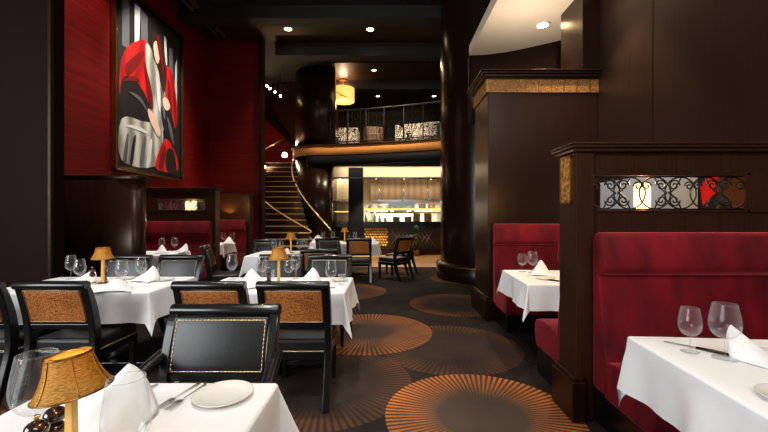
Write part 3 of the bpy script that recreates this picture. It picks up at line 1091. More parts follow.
for (c_, p_) in (('deep_red', [(-0.8, 0.3), (-0.35, 0.72), (-0.3, 0.62), (-0.72, 0.1)]), ('deep_red', [(-0.3, 0.55), (-0.05, 0.1), (0.02, -0.3), (-0.12, -0.2)]),
                 ('deep_red', [(-0.9, -0.05), (-0.6, 0.15), (-0.4, 0.1), (-0.7, 0.02)]), ('deep_red', [(0.55, 0.5), (0.68, 0.2), (0.72, -0.3), (0.58, 0.0)]),
                 ('deep_red', [(0.78, 0.3), (0.88, 0.0), (0.86, -0.4), (0.8, -0.1)]), ('deep_red', [(0.2, -1.45), (0.42, -1.0), (0.46, -1.2), (0.34, -1.5)]),
                 ('paint_white', [(-0.85, -0.85), (-0.4, -0.78), (0.1, -0.95), (-0.1, -0.88), (-0.5, -0.86)]), ('paint_white', [(-0.1, -1.0), (-0.02, -1.0), (-0.12, -1.5), (-0.22, -1.5)]),
                 ('paint_grey', [(-0.8, -1.05), (-0.74, -1.0), (-0.8, -1.5), (-0.9, -1.5)]), ('paint_white', [(0.1, 0.5), (0.2, 0.2), (0.25, -0.3), (0.15, -0.1)]),
                 ('paint_grey', [(0.28, 0.25), (0.42, -0.1), (0.42, -0.45), (0.32, -0.2)]), ('paint_grey', [(-0.75, -0.2), (-0.4, -0.2), (-0.15, -0.45), (-0.42, -0.28)]),
                 ('paint_grey', [(0.5, -0.35), (0.68, -0.55), (0.78, -0.95), (0.62, -0.7)]), ('deep_red', [(0.12, 1.2), (0.2, 1.22), (0.36, 0.7), (0.34, 0.45), (0.28, 0.7)])):
    patch(c_, p_)
patch('paint_skin', [(-0.15, -0.35), (0.05, -0.45), (0.25, -0.7), (0.2, -0.85), (0.0, -0.7), (-0.15, -0.5)])
patch('paint_skin', [(0.35, 0.0), (0.5, 0.05), (0.62, -0.1), (0.5, -0.22), (0.36, -0.15)])
mb.build('canvas', [M[k] for k in cm], t)
spot('painting_light', (-2.9, 6.9, 6.0), (-4.9, 7.7, 4.1), 420, 55, (1.0, 0.9, 0.8), 0.08)
spot('wall_wash', (-3.6, 5.6, 6.1), (-4.9, 6.0, 3.8), 160, 70, (1.0, 0.85, 0.7), 0.08)

# ------------------------------------------------------------------ booths


def spiral(cx, cz, r, a0, turns, sgn, n=18):
    return [(cx + r * (1 - 0.8 * k / n) * math.cos(a0 + sgn * 2 * PI * turns * k / n), cz + r * (1 - 0.8 * k / n) * math.sin(a0 + sgn * 2 * PI * turns * k / n)) for k in range(n + 1)]


def scroll_grille(x0, x1, z0, z1, y):
    mb = MB()
    h = z1 - z0
    zc = (z0 + z1) / 2
    nrep = max(1, round((x1 - x0) / (h * 1.5)))
    w = (x1 - x0) / nrep
    T = lambda pts, r=0.0052: mb.tube([(x, y, z) for x, z in pts], r, 6)
    T([(x0, z0 + 0.006), (x1, z0 + 0.006)])
    T([(x0, z1 - 0.006), (x1, z1 - 0.006)])
    for k in range(nrep):
        c = x0 + w * (k + 0.5)
        R_ = h * 0.46
        for s in (-1, 1):
            T([(c + s * w * 0.25 + R_ * math.cos(a), zc + R_ * math.sin(a)) for a in [R(q) for q in range(0, 361, 12)]])
            for tz in (-1, 1):
                T(spiral(c + s * h * 0.19, zc + tz * h * 0.22, h * 0.17, PI / 2 * (1 - s), 1.5, s * tz))
                T([(c + s * (h * 0.02 + 0.36 * h * q), zc + tz * h * (0.02 + 0.42 * q * q)) for q in [i / 8 for i in range(9)]])
            T(spiral(c + s * w * 0.42, zc + h * 0.2, h * 0.14, PI / 2 * (1 + s), 1.4, -s))
    return mb


def booth_divider(xa, xb, y0, y1, H, label, op=None, sgn=1, plaque=False, rounded=False):
    """xa is the aisle end; xb the wall end."""
    t = thing('booth_divider', label, 'booth divider', (xa, y0, 0))
    w = abs(xb - xa)
    d = y1 - y0
    S = lambda a, b_: (min(sgn * a, sgn * b_), max(sgn * a, sgn * b_))

    def bx(mb, a, b_, ya, yb, z0, z1):
        x0, x1 = S(a, b_)
        return mb.box(x0, x1, ya, yb, z0, z1)
    capz = H - 0.06
    if rounded:
        r = d / 2
        ol = [(sgn * w, d), (sgn * w, 0)] + [(sgn * (r - r * math.sin(a)), r - r * math.cos(a)) for a in [R(q) for q in range(0, 181, 12)]]
        MB().prism(ol, 0, capz, 'Z', True).build('panel', M['wood_dark'], t)
        e = 0.03
        ol2 = [(sgn * w, d + e), (sgn * w, -e)] + [(sgn * (r - (r + e) * math.sin(a)), r - (r + e) * math.cos(a)) for a in [R(q) for q in range(0, 181, 12)]]
        MB().prism(ol2, capz, H, 'Z', True).build('cap', M['wood_dark'], t, 0.01)
        MB().prism(ol2, 0, 0.25, 'Z', True).build('plinth', M['wood_dark'], t)
        return t
    if op:
        a, b_, z0, z1 = op
        mb = MB()
        bx(mb, 0.0, a, 0, d, 0.0, capz)
        mb.build('post', M['wood_brown'], t, 0.006)
        mb = MB()
        bx(mb, a, w, 0.02, d - 0.02, 0, z0)
        mb.build('lower_panel', M['wood_brown'], t)
        mb = MB()
        bx(mb, a, w, 0.02, d - 0.02, z1, capz)
        mb.build('header', M['wood_brown'], t)
        mb = MB()
        bx(mb, b_, w, 0.0, d, z0, z1)
        mb.build('end_post', M['wood_brown'], t)
        mb = MB()
        for (aa, bb, q0, q1) in ((a, b_, z1 - 0.018, z1), (a, b_, z0, z0 + 0.014), (b_ - 0.016, b_, z0, z1)):
            bx(mb, aa, bb, 0.008, 0.03, q0, q1)
        mb.build('opening_trim', M['wood_brown'], t)
        x0, x1 = S(a, b_)
        scroll_grille(x0 + 0.002, x1 - 0.002, z0 + 0.014, z1 - 0.018, 0.045).build('scroll_grille', M['iron'], t)
    else:
        mb = MB()
        bx(mb, 0, w, 0, d, 0, capz)
        mb.build('panel', M['wood_brown'], t, 0.006)
    mb = MB()
    bx(mb, -0.025, w, -0.025, d + 0.025, capz, capz + 0.025)
    bx(mb, -0.042, w, -0.042, d + 0.042, capz + 0.025, capz + 0.045)
    bx(mb, -0.05, w, -0.05, d + 0.05, capz + 0.045, H)
    mb.build('cap', M['wood_brown'], t, 0.006)
    mb = MB()
    bx(mb, -0.04, 0.05, -0.035, d + 0.035, 0, 0.27)
    bx(mb, -0.026, 0.045, -0.024, d + 0.024, 0.27, 0.298)
    mb.build('plinth', M['wood_dark'], t, 0.006)
    if plaque:
        mb = MB()
        x0, x1 = S(-0.012, 0.0)
        mb.box(x0, x1, 0.055, 0.195, 1.49, 1.80)
        pq = mb.build('plaque', M['gold'], t)
        mb = MB()
        x0, x1 = S(-0.016, 0.0)
        for (ya, yb, q0, q1) in ((0.045, 0.205, 1.475, 1.49), (0.045, 0.205, 1.80, 1.815), (0.045, 0.055, 1.475, 1.815), (0.195, 0.205, 1.475, 1.815)):
            mb.box(x0, x1, ya, yb, q0, q1)
        mb.build('plaque_frame', M['bronze'], pq)
    return t


def bench(label, x0, x1, ywall, face, group=None):
    """booth bench; back against y = ywall, facing -Y when face=-1."""
    L_ = x1 - x0
    t = thing('booth_bench', label, 'booth bench', ((x0 + x1) / 2, ywall, 0), 0 if face < 0 else PI, group)
    h = L_ / 2
    bk = [(-0.015, 0.24), (-0.015, 1.24), (-0.03, 1.27), (-0.06, 1.285), (-0.09, 1.28), (-0.116, 1.25), (-0.138, 1.16), (-0.165, 1.07), (-0.160, 1.035), (-0.128, 1.015), (-0.085, 1.005),
          (-0.094, 0.97), (-0.125, 0.75), (-0.155, 0.55), (-0.19, 0.42), (-0.2, 0.24)]
    MB().prism(bk, -h, h, 'X', True).build('backrest', M['velvet'], t, 0.02, 3)
    sprof = [(-0.15, 0.22), (-0.15, 0.46), (-0.3, 0.475), (-0.52, 0.48), (-0.58, 0.46), (-0.61, 0.42), (-0.61, 0.34), (-0.585, 0.22)]
    MB().prism(sprof, -h, h, 'X', True).build('seat', M['velvet'], t, 0.02, 3)
    MB().box(-h + 0.03, h, -0.54, -0.015, 0, 0.22).build('base', M['black'], t)
    return t


booth_divider(1.283, 2.79, 2.56, 2.81, 1.89, 'near brown wood booth divider with scroll grille and gold plaque', (0.127, 1.194, 1.42, 1.69), 1, True)
bench('red velvet booth bench at the right edge, below the scroll grille', 1.386, 2.78, 2.56, -1)
bench('red velvet bench end showing behind the near booth divider', 1.335, 2.78, 2.81, 1)
bench('red velvet booth bench against the tall pier', 1.39, 2.78, 5.0, -1)

booth_divider(-3.33, -4.89, 5.0, 5.25, 1.93, 'dark booth divider with rounded end beside the left wood wall', None, -1, False, True)
booth_divider(-3.36, -4.89, 7.3, 7.5, 1.93, 'booth divider with lit glass grille under the painting', (0.2, 1.15, 1.47, 1.74), -1)
booth_divider(-3.42, -4.89, 9.3, 9.5, 1.93, 'far booth divider glowing amber beside the red stair wall', None, -1)
bench('red velvet booth bench below the lit glass grille', -4.88, -3.42, 7.3, -1)
bench('red velvet booth bench against the far amber-lit divider', -4.88, -3.5, 9.3, -1)
bench('red velvet bench backing onto the lit grille divider', -4.88, -3.6, 7.5, 1)

# niche lamps


def niche_lamp(loc, label, power):
    t = thing('niche_lamp', label, 'lamp', loc)
    MB().lathe([(0.05, 0.03), (0.052, 0.16), (0.048, 0.20), (0.03, 0.205)], 18, caps=False).build('lamp_shade', M['flame'], t)
    MB().lathe([(0.0, 0), (0.05, 0), (0.05, 0.012), (0.015, 0.03), (0.0, 0.03)], 18).build('base', M['brass'], t)
    MB().lathe([(0.012, 0.03), (0.014, 0.12), (0.0, 0.15)], 10).build('bulb', M['lens_soft'], t)
    point('niche_glow', (loc[0], loc[1], loc[2] + 0.232), power, (1.0, 0.6, 0.25), 0.02)


niche_lamp((1.83, 2.70, 1.42), 'small glowing lamp behind the near scroll grille', 18)
niche_lamp((-3.83, 7.41, 1.47), 'small glowing lamp behind the left glass grille', 22)
niche_lamp((-3.95, 7.41, 1.47), 'second glowing lamp behind the left glass grille, nearer the wall', 2)
o = MB().box(0, 1.0, 0, 0.006, 0, 0.27).build('grille_glass', glass_mat('seedy_glass', (0.8, 0.84, 0.86, 1), 0.12))
o.location = (-4.52, 7.36, 1.47)
tag(o, 'clear glass pane in the left booth grille', 'glass pane')
# far right booth side wall: grey stand-in for a mirror, reflection painted as picture
o = MB().box(-0.02, 0, 0, 2.05, 0, 0.5).build('wall_mirror', M['mirror_grey'], None, 0.004)
o.location = (2.8, 2.86, 1.32)
tag(o, 'pale grey panel standing in for a wall mirror, seen through the scroll grille', 'wall panel')
t = thing('reflected_picture', 'small red and black reflection painted as a picture, seen through the scroll grille', 'picture', (2.778, 2.98, 1.36))
MB().box(-0.02, 0, 0, 0.36, 0, 0.46).build('frame', M['black'], t)
mb = MB().box(-0.024, -0.02, 0.02, 0.34, 0.02, 0.44, 0)
mb.add([(-0.0245, 0.05, 0.3), (-0.0245, 0.3, 0.12), (-0.0245, 0.33, 0.3), (-0.0245, 0.15, 0.43)], [(0, 1, 2, 3)], False, 1)
mb.add([(-0.0246, 0.04, 0.05), (-0.0246, 0.2, 0.03), (-0.0246, 0.12, 0.2)], [(0, 1, 2)], False, 2)
mb.build('reflection_sheet', [M['paint_dark'], M['paint_red'], M['plant']], t)

# ------------------------------------------------------------------ tables


def cloth_mesh(w, l, d, seed=0, z=0.762, f0=0.10, f1=0.17):
    rnd = random.Random(seed)
    r = 0.014

    def axis(L_):
        h = L_ / 2
        out = [-h - d * k / 14 for k in range(14, 0, -1)]
        out += [-h - r * 1.2, -h - r * 0.6]
        out += [-h + L_ * k / 18 for k in range(19)]
        out += [h + r * 0.6, h + r * 1.2]
        out += [h + d * k / 14 for k in range(1, 15)]
        return sorted(out)
    ux, uy = axis(w), axis(l)
    ph = [rnd.uniform(0, 6.28) for _ in range(8)]
    mb = MB()
    vs = []
    for v in uy:
        for u in ux:
            dx = (abs(u) - w / 2) * (1 if u > 0 else -1) if abs(u) > w / 2 else 0.0
            dy = (abs(v) - l / 2) * (1 if v > 0 else -1) if abs(v) > l / 2 else 0.0
            px, py = u - dx, v - dy
            s = math.hypot(dx, dy)
            if s < 1e-9:
                vs.append((px, py, z + 0.0015 * math.sin(px * 9 + ph[0]) * math.sin(py * 7 + ph[1])))
                continue
            if s < PI * r / 2:
                a = s / r
                hz, dz = r * math.sin(a), r * (1 - math.cos(a))
            else:
                q = s - PI * r / 2
                th = math.atan2(abs(dy), abs(dx))
                side = 1 - abs(math.cos(2 * th)) ** 0.7
                c = f0 + f1 * (math.sin(2 * th) ** 2)
                tt = (py * 11 + ph[2 + (u > 0)]) if abs(dx) > abs(dy) else (px * 11 + ph[4 + (v > 0)])
                rip = 0.10 * math.sin(tt) + 0.05 * math.sin(2.3 * tt + ph[6])
                rip *= (1 - math.sin(2 * th) ** 2)
                k = c + rip * min(1, q / 0.1)
                hz = r + q * k
                dz = r + q * math.sqrt(max(0.2, 1 - k * k))
            ux_, uy_ = dx / s, dy / s
            vs.append((px + ux_ * hz, py + uy_ * hz, z - dz))
    n = len(ux)
    fs = []
    for j in range(len(uy) - 1):
        for i in range(n - 1):
            fs.append((j * n + i, j * n + i + 1, (j + 1) * n + i + 1, (j + 1) * n + i))
    mb.add(vs, fs, True)
    return mb


def table(cx, cy, w, l, d, label, clabel, seed=0, rz=0.0, f0=0.10, f1=0.17):
    t = thing('dining_table', label, 'table', (cx, cy, 0), rz)
    MB().box(-w / 2 + 0.005, w / 2 - 0.005, -l / 2 + 0.005, l / 2 - 0.005, 0.725, 0.757).build('tabletop', M['wood_dark'], t)
    MB().lathe([(0.05, 0.04), (0.05, 0.70), (0.09, 0.725)], 18).build('pedestal', M['black'], t)
    mb = MB()
    mb.box(-w * 0.33, w * 0.33, -0.04, 0.04, 0, 0.045)
    mb.box(-0.04, 0.04, -l * 0.33, l * 0.33, 0, 0.045)
    mb.build('base', M['black'], t, 0.008)
    c = cloth_mesh(w, l, d, seed, 0.762, f0, f1).build('tablecloth', M['cloth'])
    c.location = (cx, cy, 0)
    c.rotation_euler = (0, 0, rz)
    tag(c, clabel, 'tablecloth')
    return t


TZ = 0.7645
table(-0.83, 1.02, 0.80, 0.80, 0.27, 'table under the white cloth in the near left corner', 'white tablecloth in the near left corner under the large gold lamp', 1, 0, 0.12, 0.28)
table(-2.68, 3.48, 1.36, 0.78, 0.26, 'table under the cloth behind the leopard chairs at the left', 'white tablecloth at the left behind two leopard-backed chairs', 2, R(1.5))
table(-1.0, 3.46, 1.26, 0.74, 0.27, 'table under the cloth behind the mid leopard chairs', 'white tablecloth on the mid table beside the aisle', 3)
table(-1.62, 6.25, 1.2, 0.85, 0.27, 'table under the white cloth of the second row', 'white tablecloth in the second row in front of the staircase', 4)
table(-0.98, 8.75, 1.5, 0.85, 0.27, 'table under the white cloth near the kitchen', 'white tablecloth on the far table near the kitchen', 5)
table(1.80, 1.50, 1.12, 0.86, 0.29, 'table under the white cloth in the near red booth', 'white tablecloth in the near red booth at the right edge', 6, R(-4.5), 0.05, 0.06)
table(1.92, 3.88, 1.2, 0.90, 0.25, 'table under the white cloth in the far right booth', 'white tablecloth between the red benches before the tall pier', 7, R(-3))
table(-4.08, 6.3, 1.1, 0.72, 0.22, 'table under the white cloth below the lit glass grille', 'white tablecloth in the booth below the painting', 8)
table(-4.05, 8.4, 0.95, 0.6, 0.22, 'table under the white cloth in the far left booth', 'white tablecloth in the far left booth beside the stair wall', 9)

# ------------------------------------------------------------------ chairs


def nails(mb, pts, step=0.02, r=0.006):
    """one beaded run of brass nail heads"""
    pts = [Vector(p) for p in pts]
    path, rs = [], []
    for a, b_ in zip(pts, pts[1:]):
        n = max(1, round((b_ - a).length / step)) * 4
        for k in range(n):
            path.append(a + (b_ - a) * (k / n))
            rs.append(r * (0.12, 0.75, 1.0, 0.75)[len(rs) % 4])
    path.append(pts[-1])
    rs.append(r * 0.3)
    mb.tube(path, rs, 6)


def side_chair(label, loc, rz, group, w=0.238):
    t = thing('dining_chair', label, 'chair', loc, rz, group)
    cen = catmull([(-0.37, 0.0, 0), (-0.305, 0.18, 0), (-0.25, 0.36, 0), (-0.235, 0.5, 0), (-0.255, 0.66, 0), (-0.30, 0.82, 0), (-0.33, 0.885, 0)], 5)
    c2 = [Vector((p.x, p.y)) for p in cen]
    hw_ = [0.017 + 0.018 * math.sin(PI * min(1, k / (len(c2) - 1) * 1.0)) for k in range(len(c2))]
    for s in (-1, 1):
        MB().prism(ribbon(c2, hw_), s * w - 0.024, s * w + 0.024, 'X').build('stile', M['black'], t, 0.006)
    yb = lambda z: -0.24 - 0.095 * max(0, (z - 0.52) / 0.38) ** 1.5
    # top rail: rolled
    MB().prism([(-0.335 + 0.036 * math.cos(a), 0.895 + 0.032 * math.sin(a)) for a in [2 * PI * k / 14 for k in range(14)]], -w - 0.022, w + 0.022, 'X', True).build('top_rail', M['black'], t, 0.005)
    MB().prism(ribbon([Vector((yb(z), z)) for z in (0.56, 0.60)], 0.022), -w, w, 'X').build('lower_rail', M['black'], t, 0.004)
    zs = [0.60 + 0.27 * k / 6 for k in range(7)]
    bp = MB().prism(ribbon([Vector((yb(z), z)) for z in zs], 0.014), -w + 0.02, w - 0.02, 'X', True).build('back_panel', M['black'], t)
    MB().prism(ribbon([Vector((yb(z) - 0.018, z)) for z in [0.615 + 0.235 * k / 6 for k in range(7)]], 0.006), -w + 0.032, w - 0.032, 'X', True).build('leopard_panel', M['leopard'], bp, 0.004)
    MB().prism(ribbon([Vector((yb(z) + 0.026, z)) for z in [0.606 + 0.262 * k / 6 for k in range(7)]], 0.014), -w + 0.024, w - 0.024, 'X', True).build('leather_pad', M['leather'], bp, 0.008, 3)
    mb = MB()
    for off in (-0.026, 0.040):
        q = [(-w + 0.036, 0.617), (w - 0.036, 0.617), (w - 0.036, 0.856), (-w + 0.036, 0.856), (-w + 0.036, 0.617)]
        seq = []
        for (xa, za), (xb, zb) in zip(q, q[1:]):
            for k in range(6):
                z = za + (zb - za) * k / 6
                seq.append((xa + (xb - xa) * k / 6, yb(z) + off, z))
        seq.append((q[0][0], yb(q[0][1]) + off, q[0][1]))
        nails(mb, seq, 0.017, 0.0042)
    mb.build('nail_stud', M['brass'], bp)
    MB().box(-w + 0.005, w - 0.005, -0.235, 0.245, 0.375, 0.478).build('seat', M['leather'], t, 0.028, 4)
    mb = MB()
    nails(mb, [(-w + 0.002, -0.23, 0.385), (-w + 0.002, 0.247, 0.385), (w - 0.002, 0.247, 0.385), (w - 0.002, -0.23, 0.385)], 0.02)
    nails(mb, [(-w + 0.03, -0.237, 0.388), (w - 0.03, -0.237, 0.388)], 0.02)
    mb.build('nail_stud', M['brass'], t)
    MB().box(-w, w, -0.23, 0.245, 0.32, 0.38).build('apron', M['black'], t, 0.006)
    for s in (-1, 1):
        MB().frustum(s * (w - 0.025), 0.215, 0.0, 0.33, 0.015, 0.015, 0.024, 0.024).build('leg', M['black'], t, 0.003)
    return t


def armchair(label, loc, rz):
    t = side_chair(label, loc, rz, None, 0.264)
    t.name = 'dining_armchair'
    t['category'] = 'armchair'
    for s in (-1, 1):
        pts = catmull([(s * 0.29, -0.27, 0.69), (s * 0.30, -0.16, 0.665), (s * 0.315, 0.0, 0.62), (s * 0.315, 0.10, 0.60)], 5)
        mb = MB().tube(pts, [0.027] * len(pts), 8, flat=1.2)
        mb.tube([(s * 0.315, 0.10, 0.60), (s * 0.31, 0.12, 0.56), (s * 0.30, 0.08, 0.46), (s * 0.285, 0.09, 0.36)], [0.026, 0.026, 0.024, 0.022], 8)
        mb.build('arm', M['black'], t)
    return t


G1 = 'leopard-backed dining chairs'
ch = side_chair('leopard-backed black dining chair cut by the left edge', (-3.04, 3.03, 0), 0, G1)
CH = [
    ((-2.42, 3.03), 0, 'leopard-backed black dining chair right behind the large gold lamp'),
    ((-1.28, 3.02), 0, 'leopard-backed dining chair partly hidden by the near black armchair'),
    ((-0.68, 3.02), 0, 'whole leopard-backed dining chair standing by the aisle at the mid table'),
    ((-3.08, 4.14), PI, 'black leather chair facing us, nearest the dark wood wall at the left table'),
    ((-2.47, 4.16), PI, 'black leather chair facing us at the aisle end of the left table'),
    ((-1.29, 4.20), PI, 'black leather chair facing us behind the mid table lamp'),
    ((-0.70, 4.20), PI, 'black leather chair facing us behind the mid table, aisle side'),
    ((-2.36, 7.0), PI, 'black leather chair facing us below the stair foot'),
    ((-0.99, 5.62), R(3), 'leopard-backed chair at the aisle end of the second-row table, mostly hidden'),
    ((-0.62, 8.05), R(4), 'leopard-backed chair seen whole at the far table'),
    ((-1.10, 7.55), R(-150), 'dark leather chair turned half toward us before the far table'),
    ((0.12, 8.25), R(50), 'dark chair with leopard back at the aisle end of the far table'),
    ((0.26, 8.98), R(62), 'farthest dark chair at the aisle end of the far table'),
    ((-2.56, 6.0), R(-74), 'leopard-backed chair turned sideways at the booth end of the second-row table'),
]
for (x, y), rz, lab in CH:
    dup(ch, (x, y, 0), rz, lab, G1 if 'leopard' in lab else 'black leather dining chairs')
armchair('black leather armchair with brass nail trim facing us across the near table', (-0.86, 1.66, 0), PI)

# ------------------------------------------------------------------ table things


def lampshade(t, s=1.0):
    lob = lambda a: 1.0 + 0.02 * abs(math.cos(3 * a))
    prof = [(0.0915, 0.229), (0.0935, 0.235), (0.087, 0.243), (0.075, 0.265), (0.064, 0.293), (0.057, 0.322), (0.055, 0.338), (0.0515, 0.336)]
    sh = MB().lathe([(r * s, z * s) for r, z in prof], 36, caps=False, lobes=lob).build('lamp_shade', M['shade'], t)
    so = sh.modifiers.new('solid', 'SOLIDIFY')
    so.thickness = 0.002
    mb = MB()
    for k in range(6):
        a = k * PI / 3 + 0.3
        mb.tube([((r + 0.002) * s * math.cos(a), (r + 0.002) * s * math.sin(a), z * s) for r, z in prof[1:7]], 0.0016 * s, 5)
    for r, z in ((0.0945, 0.232), (0.0565, 0.338)):
        mb.tube([(r * s * math.cos(a), r * s * math.sin(a), z * s) for a in [2 * PI * k / 36 for k in range(37)]], 0.0028 * s, 6, caps=False)
    mb.build('shade_seam', M['bronze'], sh)
    return sh


def table_lamp(loc, label, rz=0.0, power=0.35, s=1.0, tilt=0.0):
    t = thing('table_lamp', label, 'table lamp', loc, rz, 'gold-shaded table lamps')
    sh = lampshade(t, s)
    sh.rotation_euler = (0, -tilt, 0)
    sh.location = (0.28 * s * math.sin(tilt), 0, 0.28 * s * (1 - math.cos(tilt)))
    MB().frustum(0, 0, 0.012 * s, 0.262 * s, 0.013 * s, 0.013 * s, 0.010 * s, 0.010 * s).build('stem', M['amber'], t, 0.002)
    MB().lathe([(0, 0), (0.045 * s, 0), (0.045 * s, 0.008 * s), (0.02 * s, 0.014 * s), (0, 0.014 * s)], 20).build('base', M['bronze'], t)
    MB().ball((0, 0, 0.278 * s), 0.016 * s, 10, 6).build('bulb', M['lens_soft'], t)
    MB().tube([(-0.06 * s, 0, 0.318 * s), (0.0, 0, 0.318 * s), (0.06 * s, 0, 0.318 * s)], 0.0015, 5).build('harp', M['bronze'], t)
    point('lamp_glow', (loc[0], loc[1], loc[2] + 0.295 * s), power, WARM, 0.015)
    return t


table_lamp((-0.785, 0.93, TZ), 'large gold-shaded table lamp in the near left corner', 0.0, 0.4, 0.86, R(8))
table_lamp((-2.66, 3.5, TZ), 'gold-shaded table lamp on the left table before the dark wood wall', 0.1, 0.4, 0.98)
table_lamp((-1.02, 3.5, TZ), 'gold-shaded table lamp on the mid table by the aisle', 0.5, 0.4, 0.98)
table_lamp((-1.63, 6.3, TZ), 'gold-shaded table lamp on the second-row table before the staircase', 0.0, 0.5)
table_lamp((-1.04, 9.0, TZ), 'gold-shaded table lamp on the far table near the kitchen', 0.0, 0.5)
table_lamp((-4.3, 6.5, TZ), 'gold-shaded lamp in the booth below the painting, behind the rounded divider', 0.0, 0.5)


def wine_glass(loc, label, h=0.235, r=0.047, group=None):
    t = thing('wine_glass', label, 'wine glass', loc, 0, group)
    k = h / 0.235
    bowl = [(0.004, 0.085 * k), (r * 0.55, 0.094 * k), (r * 0.9, 0.118 * k), (r, 0.145 * k), (r * 0.97, 0.172 * k), (r * 0.86, 0.208 * k), (r * 0.76, h)]
    bw = [(p.x, p.y) for p in catmull([(q[0], q[1], 0) for q in bowl], 3)]
    mb = MB().lathe(bw, 24, caps=False)
    mb.tube([(r * 0.76 * math.cos(q), r * 0.76 * math.sin(q), h) for q in [2 * PI * i / 24 for i in range(25)]], 0.0011, 5, caps=False)
    mb.build('bowl', M['glass'], t)
    MB().lathe([(0.0045, 0.004), (0.0035, 0.03), (0.0035, 0.075 * k), (0.005, 0.086 * k)], 10, caps=False).build('stem', M['glass'], t)
    MB().lathe([(0.0, 0.001), (r * 0.8, 0.001), (r * 0.82, 0.003), (0.006, 0.008), (0.0, 0.008)], 24).build('foot', M['glass'], t)
    return t


wg = wine_glass((-0.955, 1.02, TZ), 'big-bowled wine glass left of the near gold lamp', 0.258, 0.058)
wine_glass((-0.60, 0.86, TZ), 'big-bowled wine glass in front of the near napkin', 0.262, 0.05)
for (px, Y, h, r, lab) in (
        (71, 3.72, 0.235, 0.047, 'wine glass farthest left on the left table'),
        (80, 3.45, 0.225, 0.047, 'second wine glass from the dark wood wall on the left table'),
        (122, 3.35, 0.235, 0.050, 'wine glass just right of the left table lamp'),
        (141, 3.55, 0.235, 0.046, 'wine glass before the napkin at the aisle end of the left table'),
        (232, 3.70, 0.25, 0.05, 'lone wine glass at the left end of the mid table'),
        (262, 3.62, 0.235, 0.05, 'wine glass just left of the mid table lamp'),
        (289, 3.6, 0.22, 0.045, 'shorter wine glass just right of the mid table lamp'),
        (295.5, 3.72, 0.25, 0.048, 'taller wine glass right of the mid table lamp'),
        (331, 3.28, 0.24, 0.05, 'wine glass at the aisle end of the mid table'),
        (274, 6.3, 0.22, 0.045, 'wine glass left of the second-row table lamp'),
        (281, 6.1, 0.2, 0.042, 'small wine glass close to the second-row lamp'),
        (299, 6.2, 0.22, 0.045, 'wine glass right of the second-row table lamp'),
        (305, 6.4, 0.24, 0.045, 'tall wine glass at the aisle end of the second-row table'),
        (323, 8.7, 0.24, 0.05, 'wine glass left of the far table lamp'),
        (333, 8.9, 0.24, 0.05, 'wine glass next to the far table lamp'),
        (355, 8.9, 0.24, 0.05, 'wine glass right of the far table lamp'),
        (690, 1.74, 0.205, 0.046, 'smaller wine glass on the near right booth table'),
        (725, 1.66, 0.242, 0.058, 'larger wine glass beside the napkin on the near right booth table'),
        (522.3, 4.2, 0.2, 0.05, 'shorter wine glass on the far right booth table'),
        (532.5, 4.12, 0.235, 0.055, 'taller wine glass on the far right booth table'),
        (162, 6.6, 0.235, 0.05, 'wine glass on the painting booth table, nearer the lamp'),
        (174.5, 6.6, 0.235, 0.055, 'wine glass on the painting booth table, nearer the bench end'),
        (223.5, 8.5, 0.23, 0.05, 'wine glass at the wall side of the far left booth table'),
        (232.5, 8.55, 0.23, 0.055, 'wine glass behind the napkin in the far left booth')):
    wine_glass(((px - 388) * Y / 375, Y, TZ), lab, h, r)


def tumbler(loc, label):
    o = MB().lathe([(0.0, 0.004), (0.026, 0.004), (0.03, 0.10), (0.032, 0.10), (0.028, 0.0), (0.0, 0.0)], 20, caps=False).build('tumbler', M['glass'])
    o.location = loc
    tag(o, label, 'tumbler')


tumbler((-0.42, 3.4, TZ), 'small clear tumbler at the aisle end of the mid table')
tumbler((-1.14, 3.66, TZ), 'small clear tumbler behind the mid table lamp')


def napkin(loc, label, rz=0.0, w=0.11, h=0.12, depth=0.16, seed=0):
    """standing folded napkin: a crest falling to a trailing fold with two wings"""
    n = 12
    vs, fs = [], []
    for j in range(n + 1):
        v = j / n
        zc = h * (1 - v) ** 0.95 + 0.008
        yc = depth * v
        for i in range(-n, n + 1):
            u = i / n
            a = abs(u)
            z = zc * (1 - a ** 1.3) + 0.004 * (1 + math.sin(9 * u + seed + 3 * v)) * a
            x = u * w * (0.85 + 0.45 * v)
            y = yc - 0.045 * a * (1 - v) + 0.06 * a * a
            vs.append((x, y, max(0.001, z)))
    m = 2 * n + 1
    for j in range(n):
        for i in range(m - 1):
            fs.append((j * m + i, j * m + i + 1, (j + 1) * m + i + 1, (j + 1) * m + i))
    mb = MB().add(vs, fs, True)
    o = mb.build('napkin', M['napkin'])
    so = o.modifiers.new('solid', 'SOLIDIFY')
    so.thickness = 0.004
    so.offset = 1
    o.location = loc
    o.rotation_euler = (0, 0, rz)
    return tag(o, label, 'napkin')


